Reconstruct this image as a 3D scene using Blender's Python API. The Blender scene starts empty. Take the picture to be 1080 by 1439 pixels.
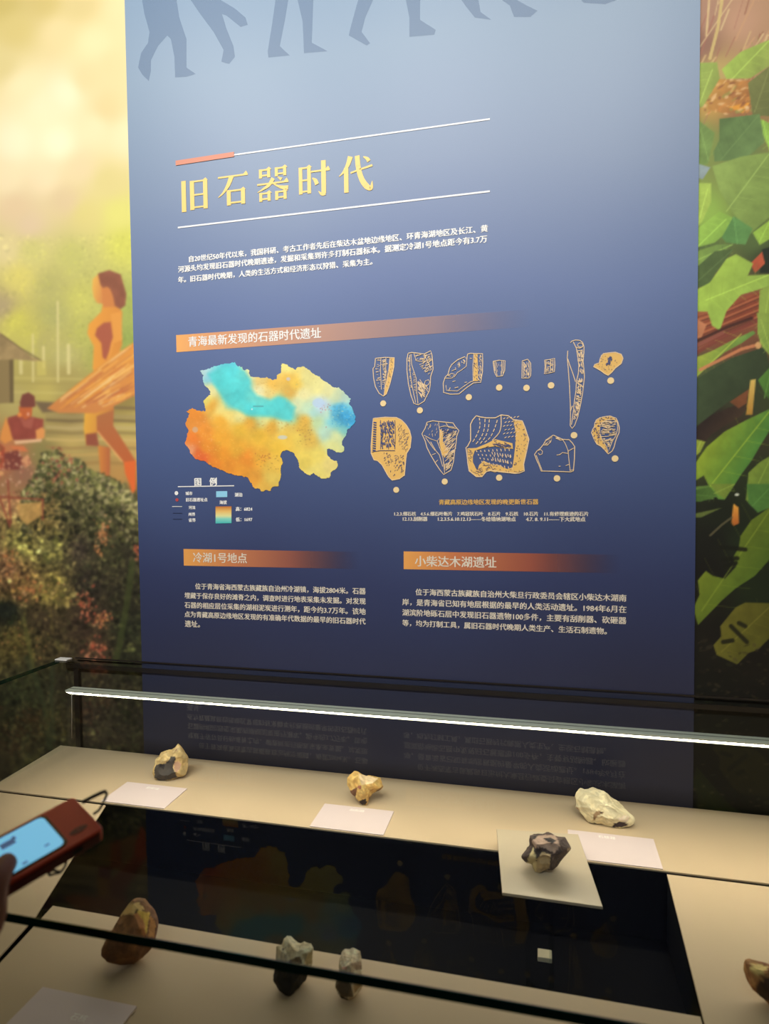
import bpy, bmesh, math, random
import numpy as np
from mathutils import Matrix, Vector, noise as mnoise

# ------------------------------------------------------------------ camera, world, lights, exposure
S = 1.35            # metres from the camera to the back wall
CAMZ = 1.50         # eye height
F = 903.0           # focal length in pixels of a 1080 x 1439 frame
def _rot(y, p, r):
    y, p, r = map(math.radians, (y, p, r))
    fw = np.array([math.sin(y)*math.cos(p), math.cos(y)*math.cos(p), math.sin(p)])
    rt = np.array([math.cos(y), -math.sin(y), 0.0]); dn = np.cross(fw, rt)
    return np.array([math.cos(r)*rt+math.sin(r)*dn, -math.sin(r)*rt+math.cos(r)*dn, fw])
M = _rot(-13.634, -2.339, 0.605)
sc = bpy.context.scene
col = sc.collection
cd = bpy.data.cameras.new('camera'); cam = bpy.data.objects.new('camera', cd); col.objects.link(cam)
cd.sensor_fit = 'VERTICAL'; cd.sensor_height = 36.0; cd.lens = F/1439*36.0; cd.clip_start = 0.02
cd.dof.use_dof = True; cd.dof.focus_distance = 1.5; cd.dof.aperture_fstop = 4.5
cam.matrix_world = Matrix(((M[0][0], -M[1][0], -M[2][0], 0), (M[0][1], -M[1][1], -M[2][1], 0),
                           (M[0][2], -M[1][2], -M[2][2], CAMZ), (0, 0, 0, 1)))
sc.camera = cam
w = bpy.data.worlds.new('world'); sc.world = w; w.use_nodes = True
w.node_tree.nodes['Background'].inputs[0].default_value = (1.0, 0.86, 0.74, 1)
w.node_tree.nodes['Background'].inputs[1].default_value = 0.05
sc.view_settings.view_transform = 'Standard'; sc.view_settings.look = 'None'
sc.view_settings.exposure = 0.0; sc.view_settings.gamma = 1.0
def lamp(name, kind, loc, target, energy, color, **kw):
    l = bpy.data.lights.new(name, kind); l.energy = energy; l.color = color
    for k, v in kw.items(): setattr(l, k, v)
    o = bpy.data.objects.new(name, l); col.objects.link(o); o.location = loc
    o.rotation_euler = (Vector(target)-Vector(loc)).to_track_quat('-Z', 'Y').to_euler()
    return o
# three ceiling wall-wash spots behind the camera
for lx, tx, en in ((0.45, 0.25, 185), (-0.55, -0.45, 205), (-1.75, -1.35, 235)):
    lamp('wall_wash_light', 'SPOT', (lx, -1.15, 3.75), (tx, S, 2.55), en, (1.0, 0.975, 0.945),
         spot_size=math.radians(66), spot_blend=0.75, shadow_soft_size=0.22)
LED = 60.0          # strength of the light bar inside the case

# ------------------------------------------------------------------ helpers
def ray(px, py): return M.T @ np.array([(px-540)/F, (py-719.5)/F, 1.0])
def wall(px, py, Y=1.0):                       # metres: point on the wall plane
    r = ray(px, py); p = r*(Y/r[1]); return np.array([p[0]*S, p[1]*S, p[2]*S+CAMZ])
def hor(px, py, h):                            # point on a level plane h*S below the eye
    r = ray(px, py); p = r*(-h/r[2]); return np.array([p[0]*S, p[1]*S, p[2]*S+CAMZ])
def U(x, y, z): return (x*S, y*S, z*S+CAMZ)
def lin(c):
    c = np.asarray(c, float)/255.0
    return np.where(c <= 0.04045, c/12.92, ((c+0.055)/1.055)**2.4)
def mat(name, rgb=(128, 128, 128), rough=0.6, metal=0.0, bump=0.0, bscale=200, var=0.0, vscale=20, emit=None, estr=0, spec=None, coat=0):
    m = bpy.data.materials.new(name); m.use_nodes = True; nt = m.node_tree; b = nt.nodes['Principled BSDF']
    c = lin(rgb); b.inputs['Base Color'].default_value = (*c, 1)
    b.inputs['Roughness'].default_value = rough; b.inputs['Metallic'].default_value = metal
    if spec is not None: b.inputs['Specular IOR Level'].default_value = spec
    if coat: b.inputs['Coat Weight'].default_value = coat
    tc = nt.nodes.new('ShaderNodeTexCoord')
    if var:
        n = nt.nodes.new('ShaderNodeTexNoise'); n.inputs['Scale'].default_value = vscale; n.inputs['Detail'].default_value = 5
        nt.links.new(tc.outputs['Object'], n.inputs['Vector'])
        r = nt.nodes.new('ShaderNodeValToRGB'); r.color_ramp.elements[0].position = 0.3; r.color_ramp.elements[1].position = 0.7
        r.color_ramp.elements[0].color = (*(c*(1-var)), 1); r.color_ramp.elements[1].color = (*np.minimum(c*(1+var), 1), 1)
        nt.links.new(n.outputs['Fac'], r.inputs['Fac']); nt.links.new(r.outputs['Color'], b.inputs['Base Color'])
    if bump:
        n = nt.nodes.new('ShaderNodeTexNoise'); n.inputs['Scale'].default_value = bscale; n.inputs['Detail'].default_value = 4
        nt.links.new(tc.outputs['Object'], n.inputs['Vector'])
        bp = nt.nodes.new('ShaderNodeBump'); bp.inputs['Strength'].default_value = bump; bp.inputs['Distance'].default_value = 0.001
        nt.links.new(n.outputs['Fac'], bp.inputs['Height']); nt.links.new(bp.outputs['Normal'], b.inputs['Normal'])
    if emit is not None:
        b.inputs['Emission Color'].default_value = (*lin(emit), 1); b.inputs['Emission Strength'].default_value = estr
    return m
def vcol_mat(name, rough=0.5, gain=1.0, spec=0.5, bump=0.0, bscale=300):
    m = mat(name, rough=rough, spec=spec, bump=bump, bscale=bscale); nt = m.node_tree
    a = nt.nodes.new('ShaderNodeAttribute'); a.attribute_name = 'paint'
    nt.links.new(a.outputs['Color'], nt.nodes['Principled BSDF'].inputs['Base Color'])
    return m
def glass_mat(name, tint=(0.95, 0.97, 0.955), ior=1.14):
    m = bpy.data.materials.new(name); m.use_nodes = True; nt = m.node_tree; nt.nodes.clear()
    o = nt.nodes.new('ShaderNodeOutputMaterial'); mx = nt.nodes.new('ShaderNodeMixShader')
    t = nt.nodes.new('ShaderNodeBsdfTransparent'); g = nt.nodes.new('ShaderNodeBsdfGlossy'); f = nt.nodes.new('ShaderNodeFresnel')
    t.inputs['Color'].default_value = (*tint, 1); g.inputs['Roughness'].default_value = 0.0
    # a closed pane has two faces: each one reflects by Fresnel
    f.inputs['IOR'].default_value = ior
    geo = nt.nodes.new('ShaderNodeNewGeometry'); inv = nt.nodes.new('ShaderNodeMath'); inv.operation = 'SUBTRACT'; inv.inputs[0].default_value = 1
    mul = nt.nodes.new('ShaderNodeMath'); mul.operation = 'MULTIPLY'
    nt.links.new(geo.outputs['Backfacing'], inv.inputs[1]); nt.links.new(f.outputs[0], mul.inputs[0]); nt.links.new(inv.outputs[0], mul.inputs[1])
    nt.links.new(mul.outputs[0], mx.inputs[0]); nt.links.new(t.outputs[0], mx.inputs[1]); nt.links.new(g.outputs[0], mx.inputs[2])
    nt.links.new(mx.outputs[0], o.inputs[0]); return m
def fade_mat(name, rgb, axis_x0, axis_x1, stops):   # flat print whose ink thins out along X: stops (pos, rgb, alpha)
    m = bpy.data.materials.new(name); m.use_nodes = True; nt = m.node_tree; b = nt.nodes['Principled BSDF']; b.inputs['Roughness'].default_value = 0.5
    g = nt.nodes.new('ShaderNodeNewGeometry'); sp = nt.nodes.new('ShaderNodeSeparateXYZ'); mr = nt.nodes.new('ShaderNodeMapRange')
    mr.inputs['From Min'].default_value = axis_x0; mr.inputs['From Max'].default_value = axis_x1
    nt.links.new(g.outputs['Position'], sp.inputs[0]); nt.links.new(sp.outputs[0], mr.inputs['Value'])
    r1 = nt.nodes.new('ShaderNodeValToRGB'); r2 = nt.nodes.new('ShaderNodeValToRGB')
    for r, k in ((r1, 0), (r2, 1)):
        el = r.color_ramp.elements
        while len(el) < len(stops): el.new(0.5)
        for e, s in zip(el, stops): e.position = s[0]
        for e, s in zip(el, stops): e.color = (*lin(s[1]), 1) if k == 0 else (s[2], s[2], s[2], 1)
        nt.links.new(mr.outputs[0], r.inputs['Fac'])
    nt.links.new(r1.outputs['Color'], b.inputs['Base Color']); nt.links.new(r2.outputs['Color'], b.inputs['Alpha'])
    return m
def link(name, me, parent=None, loc=None):
    o = bpy.data.objects.new(name, me); col.objects.link(o)
    if parent is not None:
        o.parent = parent; o.matrix_parent_inverse = Matrix.Translation(-Vector(parent.location))
    return o
def mesh(name, V, Fc, m, parent=None, smooth=False, mi=None):
    me = bpy.data.meshes.new(name); me.from_pydata([tuple(map(float, v)) for v in V], [], [tuple(int(i) for i in f) for f in Fc])
    for k in (m if isinstance(m, (list, tuple)) else [m]): me.materials.append(k)
    if mi is not None: me.polygons.foreach_set('material_index', list(mi))
    if smooth: me.polygons.foreach_set('use_smooth', [True]*len(me.polygons))
    me.update(); return link(name, me, parent)
def bmobj(name, bm, m, parent=None, smooth=False):
    me = bpy.data.meshes.new(name); bmesh.ops.recalc_face_normals(bm, faces=bm.faces[:]); bm.to_mesh(me); bm.free()
    me.materials.append(m)
    if smooth: me.polygons.foreach_set('use_smooth', [True]*len(me.polygons))
    return link(name, me, parent)
def tag(o, label=None, cat=None, group=None, kind=None):
    if label: o['label'] = label
    if cat: o['category'] = cat
    if group: o['group'] = group
    if kind: o['kind'] = kind
    return o
def thing(name, loc, label, cat, group=None):
    o = bpy.data.objects.new(name, None); col.objects.link(o); o.location = loc; o.empty_display_size = 0.02
    return tag(o, label, cat, group)
def box(bm, a, b, bevel=0):
    r = bmesh.ops.create_cube(bm, size=1)
    vs = r['verts']
    for v in vs: v.co = Vector([a[i]+(v.co[i]+0.5)*(b[i]-a[i]) for i in range(3)])
    if bevel:
        es = list({e for v in vs for e in v.link_edges})
        bmesh.ops.bevel(bm, geom=es, offset=bevel, segments=2, affect='EDGES', profile=0.5)
def boxobj(name, a, b, m, parent=None, bevel=0):
    bm = bmesh.new(); box(bm, a, b, bevel); return bmobj(name, bm, m, parent)
def prism(name, poly, z0, z1, m, parent=None, bevel=0.0):      # level polygon extruded z0..z1
    bm = bmesh.new(); vs = [bm.verts.new((p[0], p[1], z0)) for p in poly]; f = bm.faces.new(vs)
    r = bmesh.ops.extrude_face_region(bm, geom=[f])
    for v in [g for g in r['geom'] if isinstance(g, bmesh.types.BMVert)]: v.co.z = z1
    if bevel:
        es = [e for e in bm.edges if abs(e.verts[0].co.z-z1) < 1e-6 and abs(e.verts[1].co.z-z1) < 1e-6]
        bmesh.ops.bevel(bm, geom=es, offset=bevel, segments=2, affect='EDGES', profile=0.5)
    return bmobj(name, bm, m, parent)
def tube(name, pts, rad, m, parent=None, seg=8):
    pts = [Vector(p) for p in pts]; V = []; Fc = []
    n = len(pts)
    for i, p in enumerate(pts):
        t = (pts[min(i+1, n-1)]-pts[max(i-1, 0)]).normalized()
        a = t.orthogonal().normalized() if i == 0 else (a - t*a.dot(t)).normalized()
        b = t.cross(a); r = rad[i] if isinstance(rad, (list, tuple)) else rad
        for k in range(seg):
            th = 2*math.pi*k/seg; V.append(p+a*(r*math.cos(th))+b*(r*math.sin(th)))
    for i in range(n-1):
        for k in range(seg):
            Fc.append((i*seg+k, i*seg+(k+1) % seg, (i+1)*seg+(k+1) % seg, (i+1)*seg+k))
    Fc.append(tuple(range(seg))[::-1]); Fc.append(tuple((n-1)*seg+k for k in range(seg)))
    return mesh(name, V, Fc, m, parent, smooth=True)
def catmull(P, n=8):
    P = [np.array(p, float) for p in P]; out = []
    Q = [2*P[0]-P[1]]+P+[2*P[-1]-P[-2]]
    for i in range(1, len(Q)-2):
        for k in range(n):
            t = k/n; a, b, c, d = Q[i-1], Q[i], Q[i+1], Q[i+2]
            out.append(0.5*((2*b)+(-a+c)*t+(2*a-5*b+4*c-d)*t*t+(-a+3*b-3*c+d)*t**3))
    out.append(P[-1]); return out

# ------------------------------------------------------------------ room shell
m_floor = mat('floor_stone', (70, 62, 55), 0.35, var=0.15, vscale=3)
m_ceil = mat('ceiling_paint', (40, 38, 36), 0.9)
m_wallp = mat('wall_paint', (120, 110, 95), 0.8)
XL, XR, YF = -3.4, 2.6, -3.2
tag(boxobj('floor', (XL, YF, -0.1), (XR, S+0.1, 0), m_floor), kind='structure')
tag(boxobj('ceiling', (XL, YF, 4.0), (XR, S+0.1, 4.1), m_ceil), kind='structure')
tag(boxobj('wall_back', (XL, S+0.004, 0), (XR, S+0.1, 4.0), m_wallp), kind='structure')
tag(boxobj('wall_left', (XL-0.1, YF, 0), (XL, S+0.1, 4.0), m_wallp), kind='structure')
tag(boxobj('wall_right', (XR, YF, 0), (XR+0.1, S+0.1, 4.0), m_wallp), kind='structure')
tag(boxobj('wall_front', (XL, YF-0.1, 0), (XR, YF, 4.0), m_wallp), kind='structure')
m_base = mat('baseboard_paint', (35, 32, 30), 0.6)
tag(boxobj('baseboard_back', (XL, S-0.012, 0), (-1.2, S+0.003, 0.12), m_base), kind='structure')

# ------------------------------------------------------------------ mural painter (flat print, painted as colours of a fine mesh)
rng = np.random.default_rng(7)
def vnoise(h, w, cell, seed, octv=4, pers=0.55):
    r = np.random.default_rng(seed); out = np.zeros((h, w)); amp = 1; tot = 0
    for o in range(octv):
        c = max(cell/2**o, 1.0); gh, gw = int(h/c)+3, int(w/c)+3; g = r.random((gh, gw))
        y = np.arange(h)/c; x = np.arange(w)/c; yi = y.astype(int); xi = x.astype(int)
        fy = (y-yi); fy = (fy*fy*(3-2*fy))[:, None]; fx = (x-xi); fx = (fx*fx*(3-2*fx))[None, :]
        a = g[yi][:, xi]; b = g[yi][:, xi+1]; c_ = g[yi+1][:, xi]; d = g[yi+1][:, xi+1]
        out += amp*((a*(1-fx)+b*fx)*(1-fy)+(c_*(1-fx)+d*fx)*fy); tot += amp; amp *= pers
    return out/tot
class Canvas:
    def __init__(s, u0, u1, v0, v1):
        s.u0, s.v0 = u0, v0; s.w, s.h = u1-u0, v1-v0; s.eps = 60; s.c = np.zeros((s.h, s.w, 3))
    def base(s, pts, power=3.0):
        q = 4; yy, xx = np.mgrid[0:s.h:q, 0:s.w:q]; P = np.array([[p[0], p[1]] for p in pts], float); C = np.array([p[2] for p in pts], float)
        uu = xx+s.u0; vv = yy+s.v0
        d = ((uu[..., None]-P[:, 0])**2+(vv[..., None]-P[:, 1])**2+s.eps)**(-power/2)
        g = (d@C)/d.sum(-1, keepdims=True)
        g = np.repeat(np.repeat(g, q, 0), q, 1)[:s.h, :s.w]
        k = np.ones(7)/7
        for ax in (0, 1): g = np.apply_along_axis(lambda a: np.convolve(np.pad(a, 3, 'edge'), k, 'valid'), ax, g)
        s.c = g
    def _box(s, P, pad):
        x0 = int(max(P[:, 0].min()-s.u0-pad, 0)); x1 = int(min(P[:, 0].max()-s.u0+pad+1, s.w))
        y0 = int(max(P[:, 1].min()-s.v0-pad, 0)); y1 = int(min(P[:, 1].max()-s.v0+pad+1, s.h))
        return x0, x1, y0, y1
    def mask(s, pts, soft=1.5):
        P = np.array(pts, float); pad = soft*2+2; x0, x1, y0, y1 = s._box(P, pad)
        if x1 <= x0 or y1 <= y0: return None
        yy, xx = np.mgrid[y0:y1, x0:x1]; X = xx+s.u0+0.0; Y = yy+s.v0+0.0
        ins = np.zeros(X.shape, bool); D = np.full(X.shape, 1e9)
        for i in range(len(P)):
            ax, ay = P[i]; bx, by = P[(i+1) % len(P)]
            c = ((ay > Y) != (by > Y)); t = (Y-ay)/((by-ay) or 1e-9)
            ins ^= c & (X < ax+t*(bx-ax))
            dx, dy = bx-ax, by-ay; k = np.clip(((X-ax)*dx+(Y-ay)*dy)/max(dx*dx+dy*dy, 1e-9), 0, 1)
            D = np.minimum(D, (X-ax-k*dx)**2+(Y-ay-k*dy)**2)
        d = np.sqrt(D)*np.where(ins, 1, -1)
        return np.clip(d/soft+0.5, 0, 1), (x0, x1, y0, y1), X, Y
    def poly(s, pts, rgb, soft=1.5, a=1.0, rgb2=None, dirv=None, tex=0, seed=1, cell=10):
        r = s.mask(pts, soft)
        if r is None: return
        m, (x0, x1, y0, y1), X, Y = r; c = np.array(rgb, float)[None, None]
        if rgb2 is not None:
            P = np.array(pts, float); t = X*dirv[0]+Y*dirv[1]; tp = P@np.array(dirv, float)
            t = np.clip((t-tp.min())/(tp.max()-tp.min()), 0, 1)[..., None]; c = c*(1-t)+np.array(rgb2, float)*t
        if tex: c = c*(1+tex*(vnoise(y1-y0, x1-x0, cell, seed)[..., None]-0.5)*2)
        m = (m*a)[..., None]; s.c[y0:y1, x0:x1] = s.c[y0:y1, x0:x1]*(1-m)+c*m
    def stroke(s, pts, wd, rgb, a=1.0, soft=1.2):
        P = np.array(pts, float); pad = wd+soft+2; x0, x1, y0, y1 = s._box(P, pad)
        if x1 <= x0 or y1 <= y0: return
        yy, xx = np.mgrid[y0:y1, x0:x1]; X = xx+s.u0+0.0; Y = yy+s.v0+0.0; D = np.full(X.shape, 1e9)
        for i in range(len(P)-1):
            ax, ay = P[i]; dx, dy = P[i+1]-P[i]; k = np.clip(((X-ax)*dx+(Y-ay)*dy)/max(dx*dx+dy*dy, 1e-9), 0, 1)
            D = np.minimum(D, (X-ax-k*dx)**2+(Y-ay-k*dy)**2)
        m = (np.clip((wd/2-np.sqrt(D))/soft+0.5, 0, 1)*a)[..., None]
        s.c[y0:y1, x0:x1] = s.c[y0:y1, x0:x1]*(1-m)+np.array(rgb, float)*m
    def blob(s, u, v, ru, rv, ang, rgb, a=0.8):
        R = int(max(ru, rv)+2); x0 = int(u-s.u0)-R; y0 = int(v-s.v0)-R; x1 = x0+2*R+1; y1 = y0+2*R+1
        x0, y0, x1, y1 = max(x0, 0), max(y0, 0), min(x1, s.w), min(y1, s.h)
        if x1 <= x0 or y1 <= y0: return
        yy, xx = np.mgrid[y0:y1, x0:x1]; X = xx+s.u0-u; Y = yy+s.v0-v; ca, sa = math.cos(ang), math.sin(ang)
        d = np.sqrt(((X*ca+Y*sa)/ru)**2+((-X*sa+Y*ca)/rv)**2)
        m = (np.clip((1.15-d)*min(ru, rv)*0.9, 0, 1)*a)[..., None]
        s.c[y0:y1, x0:x1] = s.c[y0:y1, x0:x1]*(1-m)+np.array(rgb, float)*m
    def sample(s, u, v):
        x = u-s.u0; y = v-s.v0
        def refl(t, n): t = np.abs(t); t = t % (2*(n-1)); return np.where(t > n-1, 2*(n-1)-t, t)
        x = refl(x, s.w); y = refl(y, s.h)
        xi = np.minimum(x.astype(int), s.w-2); yi = np.minimum(y.astype(int), s.h-2); fx = (x-xi)[..., None]; fy = (y-yi)[..., None]
        c = s.c
        return (c[yi, xi]*(1-fx)+c[yi, xi+1]*fx)*(1-fy)+(c[yi+1, xi]*(1-fx)+c[yi+1, xi+1]*fx)*fy

# ---- left part: misty sky, trees, gatherer with a reed sheaf, seated figure, bushes
L = Canvas(-330, 218, -170, 1260)
L.base([
 (0,-120,(190,165,85)),(150,-120,(215,195,135)),(-250,-100,(180,160,90)),(-250,150,(225,205,150)),
 (0,0,(200,180,100)),(60,0,(206,185,110)),(110,5,(218,198,132)),(170,15,(232,212,155)),(20,40,(214,194,118)),(80,45,(228,208,148)),(130,60,(236,218,162)),(0,90,(220,202,135)),
 (30,120,(240,224,172)),(90,130,(243,230,188)),(60,150,(242,228,182)),(120,110,(228,208,150)),(160,90,(228,208,150)),(150,150,(222,201,142)),(175,190,(238,222,172)),
 (20,200,(245,232,190)),(80,200,(246,234,192)),(130,180,(238,222,172)),(10,250,(242,222,175)),(60,250,(240,218,172)),(110,235,(232,210,160)),
 (20,290,(228,200,155)),(90,280,(222,197,150)),(40,315,(224,198,158)),(150,255,(220,204,132)),(165,300,(222,216,115)),(120,300,(220,205,125)),(175,340,(212,210,92)),
 (5,350,(226,208,145)),(25,390,(222,208,110)),(45,350,(208,200,118)),(70,400,(186,180,105)),(75,440,(180,176,104)),(100,360,(198,194,108)),(112,420,(200,196,98)),(40,470,(205,196,95)),(2,430,(182,162,118)),
 (20,450,(214,206,92)),(120,470,(182,180,92)),(180,430,(165,175,85)),(180,480,(150,165,80)),(60,480,(186,176,102)),(90,500,(186,178,108)),(140,500,(170,170,85)),
 (-60,380,(205,195,110)),(-60,450,(190,180,105)),(-150,400,(190,185,110)),(-200,500,(150,140,85)),
 (40,530,(182,166,90)),(90,525,(172,155,88)),(60,550,(192,175,92)),(110,560,(170,150,85)),(20,560,(185,168,100)),(100,580,(150,130,78)),(110,600,(178,155,95)),(100,625,(192,165,92)),(180,600,(185,165,90)),
 (170,560,(150,130,70)),(180,630,(195,160,90)),(-80,560,(150,130,80)),(-80,620,(150,115,75)),
 (10,640,(200,120,75)),(30,660,(150,105,80)),(60,640,(140,130,75)),(100,650,(150,135,82)),(130,655,(178,148,86)),(165,665,(186,140,76)),(120,700,(96,92,58)),(165,710,(80,74,48)),(20,700,(165,120,80)),(60,720,(140,115,65)),
 (100,720,(70,66,45)),(140,730,(72,72,42)),(180,720,(58,56,36)),(30,760,(125,116,62)),(70,770,(110,104,58)),(10,800,(120,85,58)),(110,770,(64,54,44)),(150,770,(62,60,38)),(185,780,(52,48,34)),
 (30,820,(118,88,52)),(70,830,(112,98,52)),(120,820,(48,42,34)),(180,840,(45,42,30)),(10,860,(36,38,28)),(60,870,(66,54,38)),(120,870,(60,46,36)),(180,880,(38,40,28)),
 (20,900,(92,80,42)),(60,910,(70,60,38)),(130,915,(70,52,38)),(180,920,(42,42,28)),(40,960,(58,58,38)),(100,960,(56,50,38)),(160,960,(52,46,36)),(30,1020,(46,44,30)),(120,1010,(52,44,36)),(185,1000,(40,36,28)),
 (60,1100,(44,40,30)),(-100,700,(120,100,62)),(-100,800,(90,80,50)),(-200,900,(60,55,38)),(-100,1000,(46,44,32)),(-200,1200,(30,28,22)),(100,1240,(28,26,20)),(-250,650,(110,100,60))], 3.2)
# clouds and tree texture
L.c *= 1+0.05*(vnoise(L.h, L.w, 90, 3, 3)[..., None]-0.5)
def leafy(x0, y0, x1, y1, n, r, cols, seed, a=0.55, pal=None):
    g = np.random.default_rng(seed)
    for _ in range(n):
        u = g.uniform(x0, x1); v = g.uniform(y0, y1); xi = int(np.clip(u-L.u0, 0, L.w-1)); yi = int(np.clip(v-L.v0, 0, L.h-1))
        b = L.c[yi, xi]; k = g.choice(len(cols)); c = b*cols[k][0]+np.array(cols[k][1])
        rr = g.uniform(r*0.5, r); L.blob(u, v, rr, rr*g.uniform(0.35, 0.8), g.uniform(0, 3.14), np.clip(c, 8, 250), a)
leafy(25, 330, 118, 510, 900, 3.2, [(1.06, (4, 6, 0)), (0.93, (0, 0, 0)), (1.0, (6, 8, -8))], 11, 0.4)
leafy(110, 330, 188, 520, 600, 3.2, [(1.08, (4, 6, 0)), (0.88, (0, 0, 0))], 12, 0.4)
leafy(-330, 330, 20, 520, 1200, 5, [(1.08, (4, 6, 0)), (0.88, (0, 0, 0))], 13, 0.4)
for x, y0, y1, wd in ((46, 470, 536, 3), (81, 424, 536, 3.2), (96, 485, 524, 5), (61, 488, 516, 4), (29, 505, 524, 5)):
    L.stroke([(x, y0), (x+0.5, y1)], wd, (222, 208, 140), 0.75)
for v, c in ((531, (205, 190, 108)), (551, (206, 192, 112)), (538, (168, 150, 84)), (565, (176, 158, 86))):
    L.stroke([(18, v), (120, v+2)], 3, c, 0.5, 3)
for v, c in ((572, (118, 98, 68)), (584, (160, 140, 92)), (590, (112, 94, 64)), (600, (190, 168, 112)), (607, (142, 122, 74)), (617, (205, 176, 105)), (628, (158, 128, 76)), (638, (196, 160, 90)), (650, (160, 125, 70))):
    L.stroke([(66, v), (100, v+2), (140, v), (192, v+2)], 4.5, c, 0.7, 3)
# thatched hut
L.poly([(-40, 520), (-30, 440), (0, 468), (14, 478), (45, 502), (62, 508), (45, 507), (19, 505), (0, 512)], (164, 138, 92), 2, tex=0.15)
L.poly([(-60, 508), (18, 505), (19, 566), (-60, 570)], (146, 124, 80), 2); L.poly([(13, 506), (19, 505), (19, 566), (14, 566)], (112, 95, 62), 2)
L.stroke([(2, 470), (30, 490), (58, 507)], 2, (112, 92, 66), 0.8)
L.poly([(52, 506), (64, 507), (65, 527), (52, 528)], (205, 190, 98), 2, .7)
L.poly([(48, 564), (88, 566), (92, 578), (60, 580)], (120, 100, 72), 4)
# seated figure
Q = lambda P, s=4.496, ox=0, oy=340: [(ox+x/s, oy+y/s) for x, y in P]
L.poly(Q([(50,1110),(120,1090),(200,1105),(275,1120),(272,1180),(225,1245),(90,1252),(40,1190)]), (152, 74, 60), 2, tex=.08)
L.poly(Q([(120,1095),(160,1130),(215,1105),(200,1180),(150,1170)]), (172, 92, 74), 3)
L.poly(Q([(8,1200),(38,1105),(60,1170),(80,1250),(30,1275),(0,1250)]), (226, 146, 72), 2)
L.poly(Q([(225,1190),(265,1170),(285,1190),(280,1240),(230,1250)]), (226, 150, 82), 2)
L.poly(Q([(118,1040),(205,1040),(200,1100),(160,1125),(125,1095)]), (196, 100, 54), 1.5)
L.blob(27.5, 583, 3.2, 3.4, 0, (236, 140, 66), .9); L.blob(39.5, 582, 2, 3, 0, (235, 170, 140), .9)
L.poly(Q([(125,1015),(140,965),(180,950),(218,975),(224,1040),(200,1045),(130,1045)]), (126, 70, 58), 1.5)
L.poly(Q([(90,1255),(265,1244),(262,1262),(95,1278)]), (228, 180, 134), 1.2)
L.poly(Q([(60,1290),(150,1290),(180,1325),(100,1320)]), (214, 120, 72), 2)
L.poly(Q([(0,1275),(30,1300),(25,1439),(0,1439)]), (176, 80, 56), 2)
L.poly(Q([(25,1335),(110,1315),(150,1380),(120,1439),(30,1439)]), (128, 66, 56), 3)
L.poly(Q([(130,1380),(175,1340),(200,1400),(160,1430)]), (214, 150, 104), 2)
# standing woman, seen from the side
L.poly(Q([(560,950),(625,940),(720,1000),(718,1065),(612,1100),(615,1200),(600,1285),(545,1285),(528,1180),(535,1060)]), (228, 168, 60), 1.5, rgb2=(196, 122, 62), dirv=(1, 0.1))
L.poly(Q([(610,1100),(720,1060),(715,1160),(855,1380),(858,1445),(790,1400),(700,1290),(612,1200)]), (176, 108, 64), 1.5, rgb2=(190, 96, 52), dirv=(0.3, 1))
L.stroke(Q([(618,1200),(700,1300),(770,1385)]), 2, (235, 170, 100), .8)
L.poly(Q([(540,1215),(610,1205),(625,1290),(545,1285)]), (150, 82, 60), 2)
L.poly(Q([(618,1285),(695,1300),(695,1440),(690,1500),(640,1520),(632,1440)]), (212, 134, 60), 1.5, rgb2=(180, 100, 60), dirv=(1, 0))
L.poly(Q([(780,1390),(858,1380),(858,1560),(835,1600),(820,1540),(790,1460)]), (222, 104, 48), 1.5)
L.poly(Q([(650,380),(735,395),(772,440),(768,560),(772,650),(730,760),(600,830),(585,800),(592,660),(552,580),(560,520),(640,440)]), (232, 158, 62), 1.5, rgb2=(214, 138, 58), dirv=(1, 0))
L.poly(Q([(612,545),(655,510),(700,505),(716,615),(694,680),(668,745),(648,730),(640,640),(600,590)]), (172, 92, 66), 2)
L.poly(Q([(698,455),(765,440),(772,620),(718,640),(692,740),(676,760),(700,640),(714,600)]), (226, 152, 66), 1.5)
L.poly(Q([(585,235),(630,195),(650,300),(700,290),(690,375),(650,392),(612,385),(592,350),(582,290)]), (232, 176, 76), 1.5, rgb2=(198, 116, 70), dirv=(1, 0.2))
L.poly(Q([(640,280),(715,280),(740,410),(652,412)]), (206, 128, 66), 1.5)
L.poly(Q([(618,200),(690,178),(762,205),(798,330),(792,400),(762,425),(726,405),(716,350),(706,320),(696,296),(676,282),(650,290),(634,270)]), (144, 86, 62), 2, tex=.1)
# sheaf of reeds
L.poly(Q([(860,625),(720,715),(560,840),(390,975),(296,1052),(370,1080),(600,1082),(705,1045),(860,965)]), (224, 150, 62), 2, rgb2=(205, 130, 70), dirv=(0, 1))
g = np.random.default_rng(5)
for k in range(120):
    t = g.uniform(0, 1); a0 = np.array(Q([(860, 630+t*335)])[0]); a1 = np.array(Q([(300+t*330, 1050+g.uniform(-12, 25))])[0])
    s0 = g.uniform(0, .6); s1 = s0+g.uniform(.15, .5); c = [(244, 190, 96), (240, 206, 140), (176, 98, 62), (232, 160, 60), (206, 112, 60)][g.integers(5)]
    p0 = a0+(a1-a0)*s0; p1 = a0+(a1-a0)*min(s1, 1); L.stroke([p0, p1], g.uniform(.8, 2), c, .65, 1)
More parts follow.
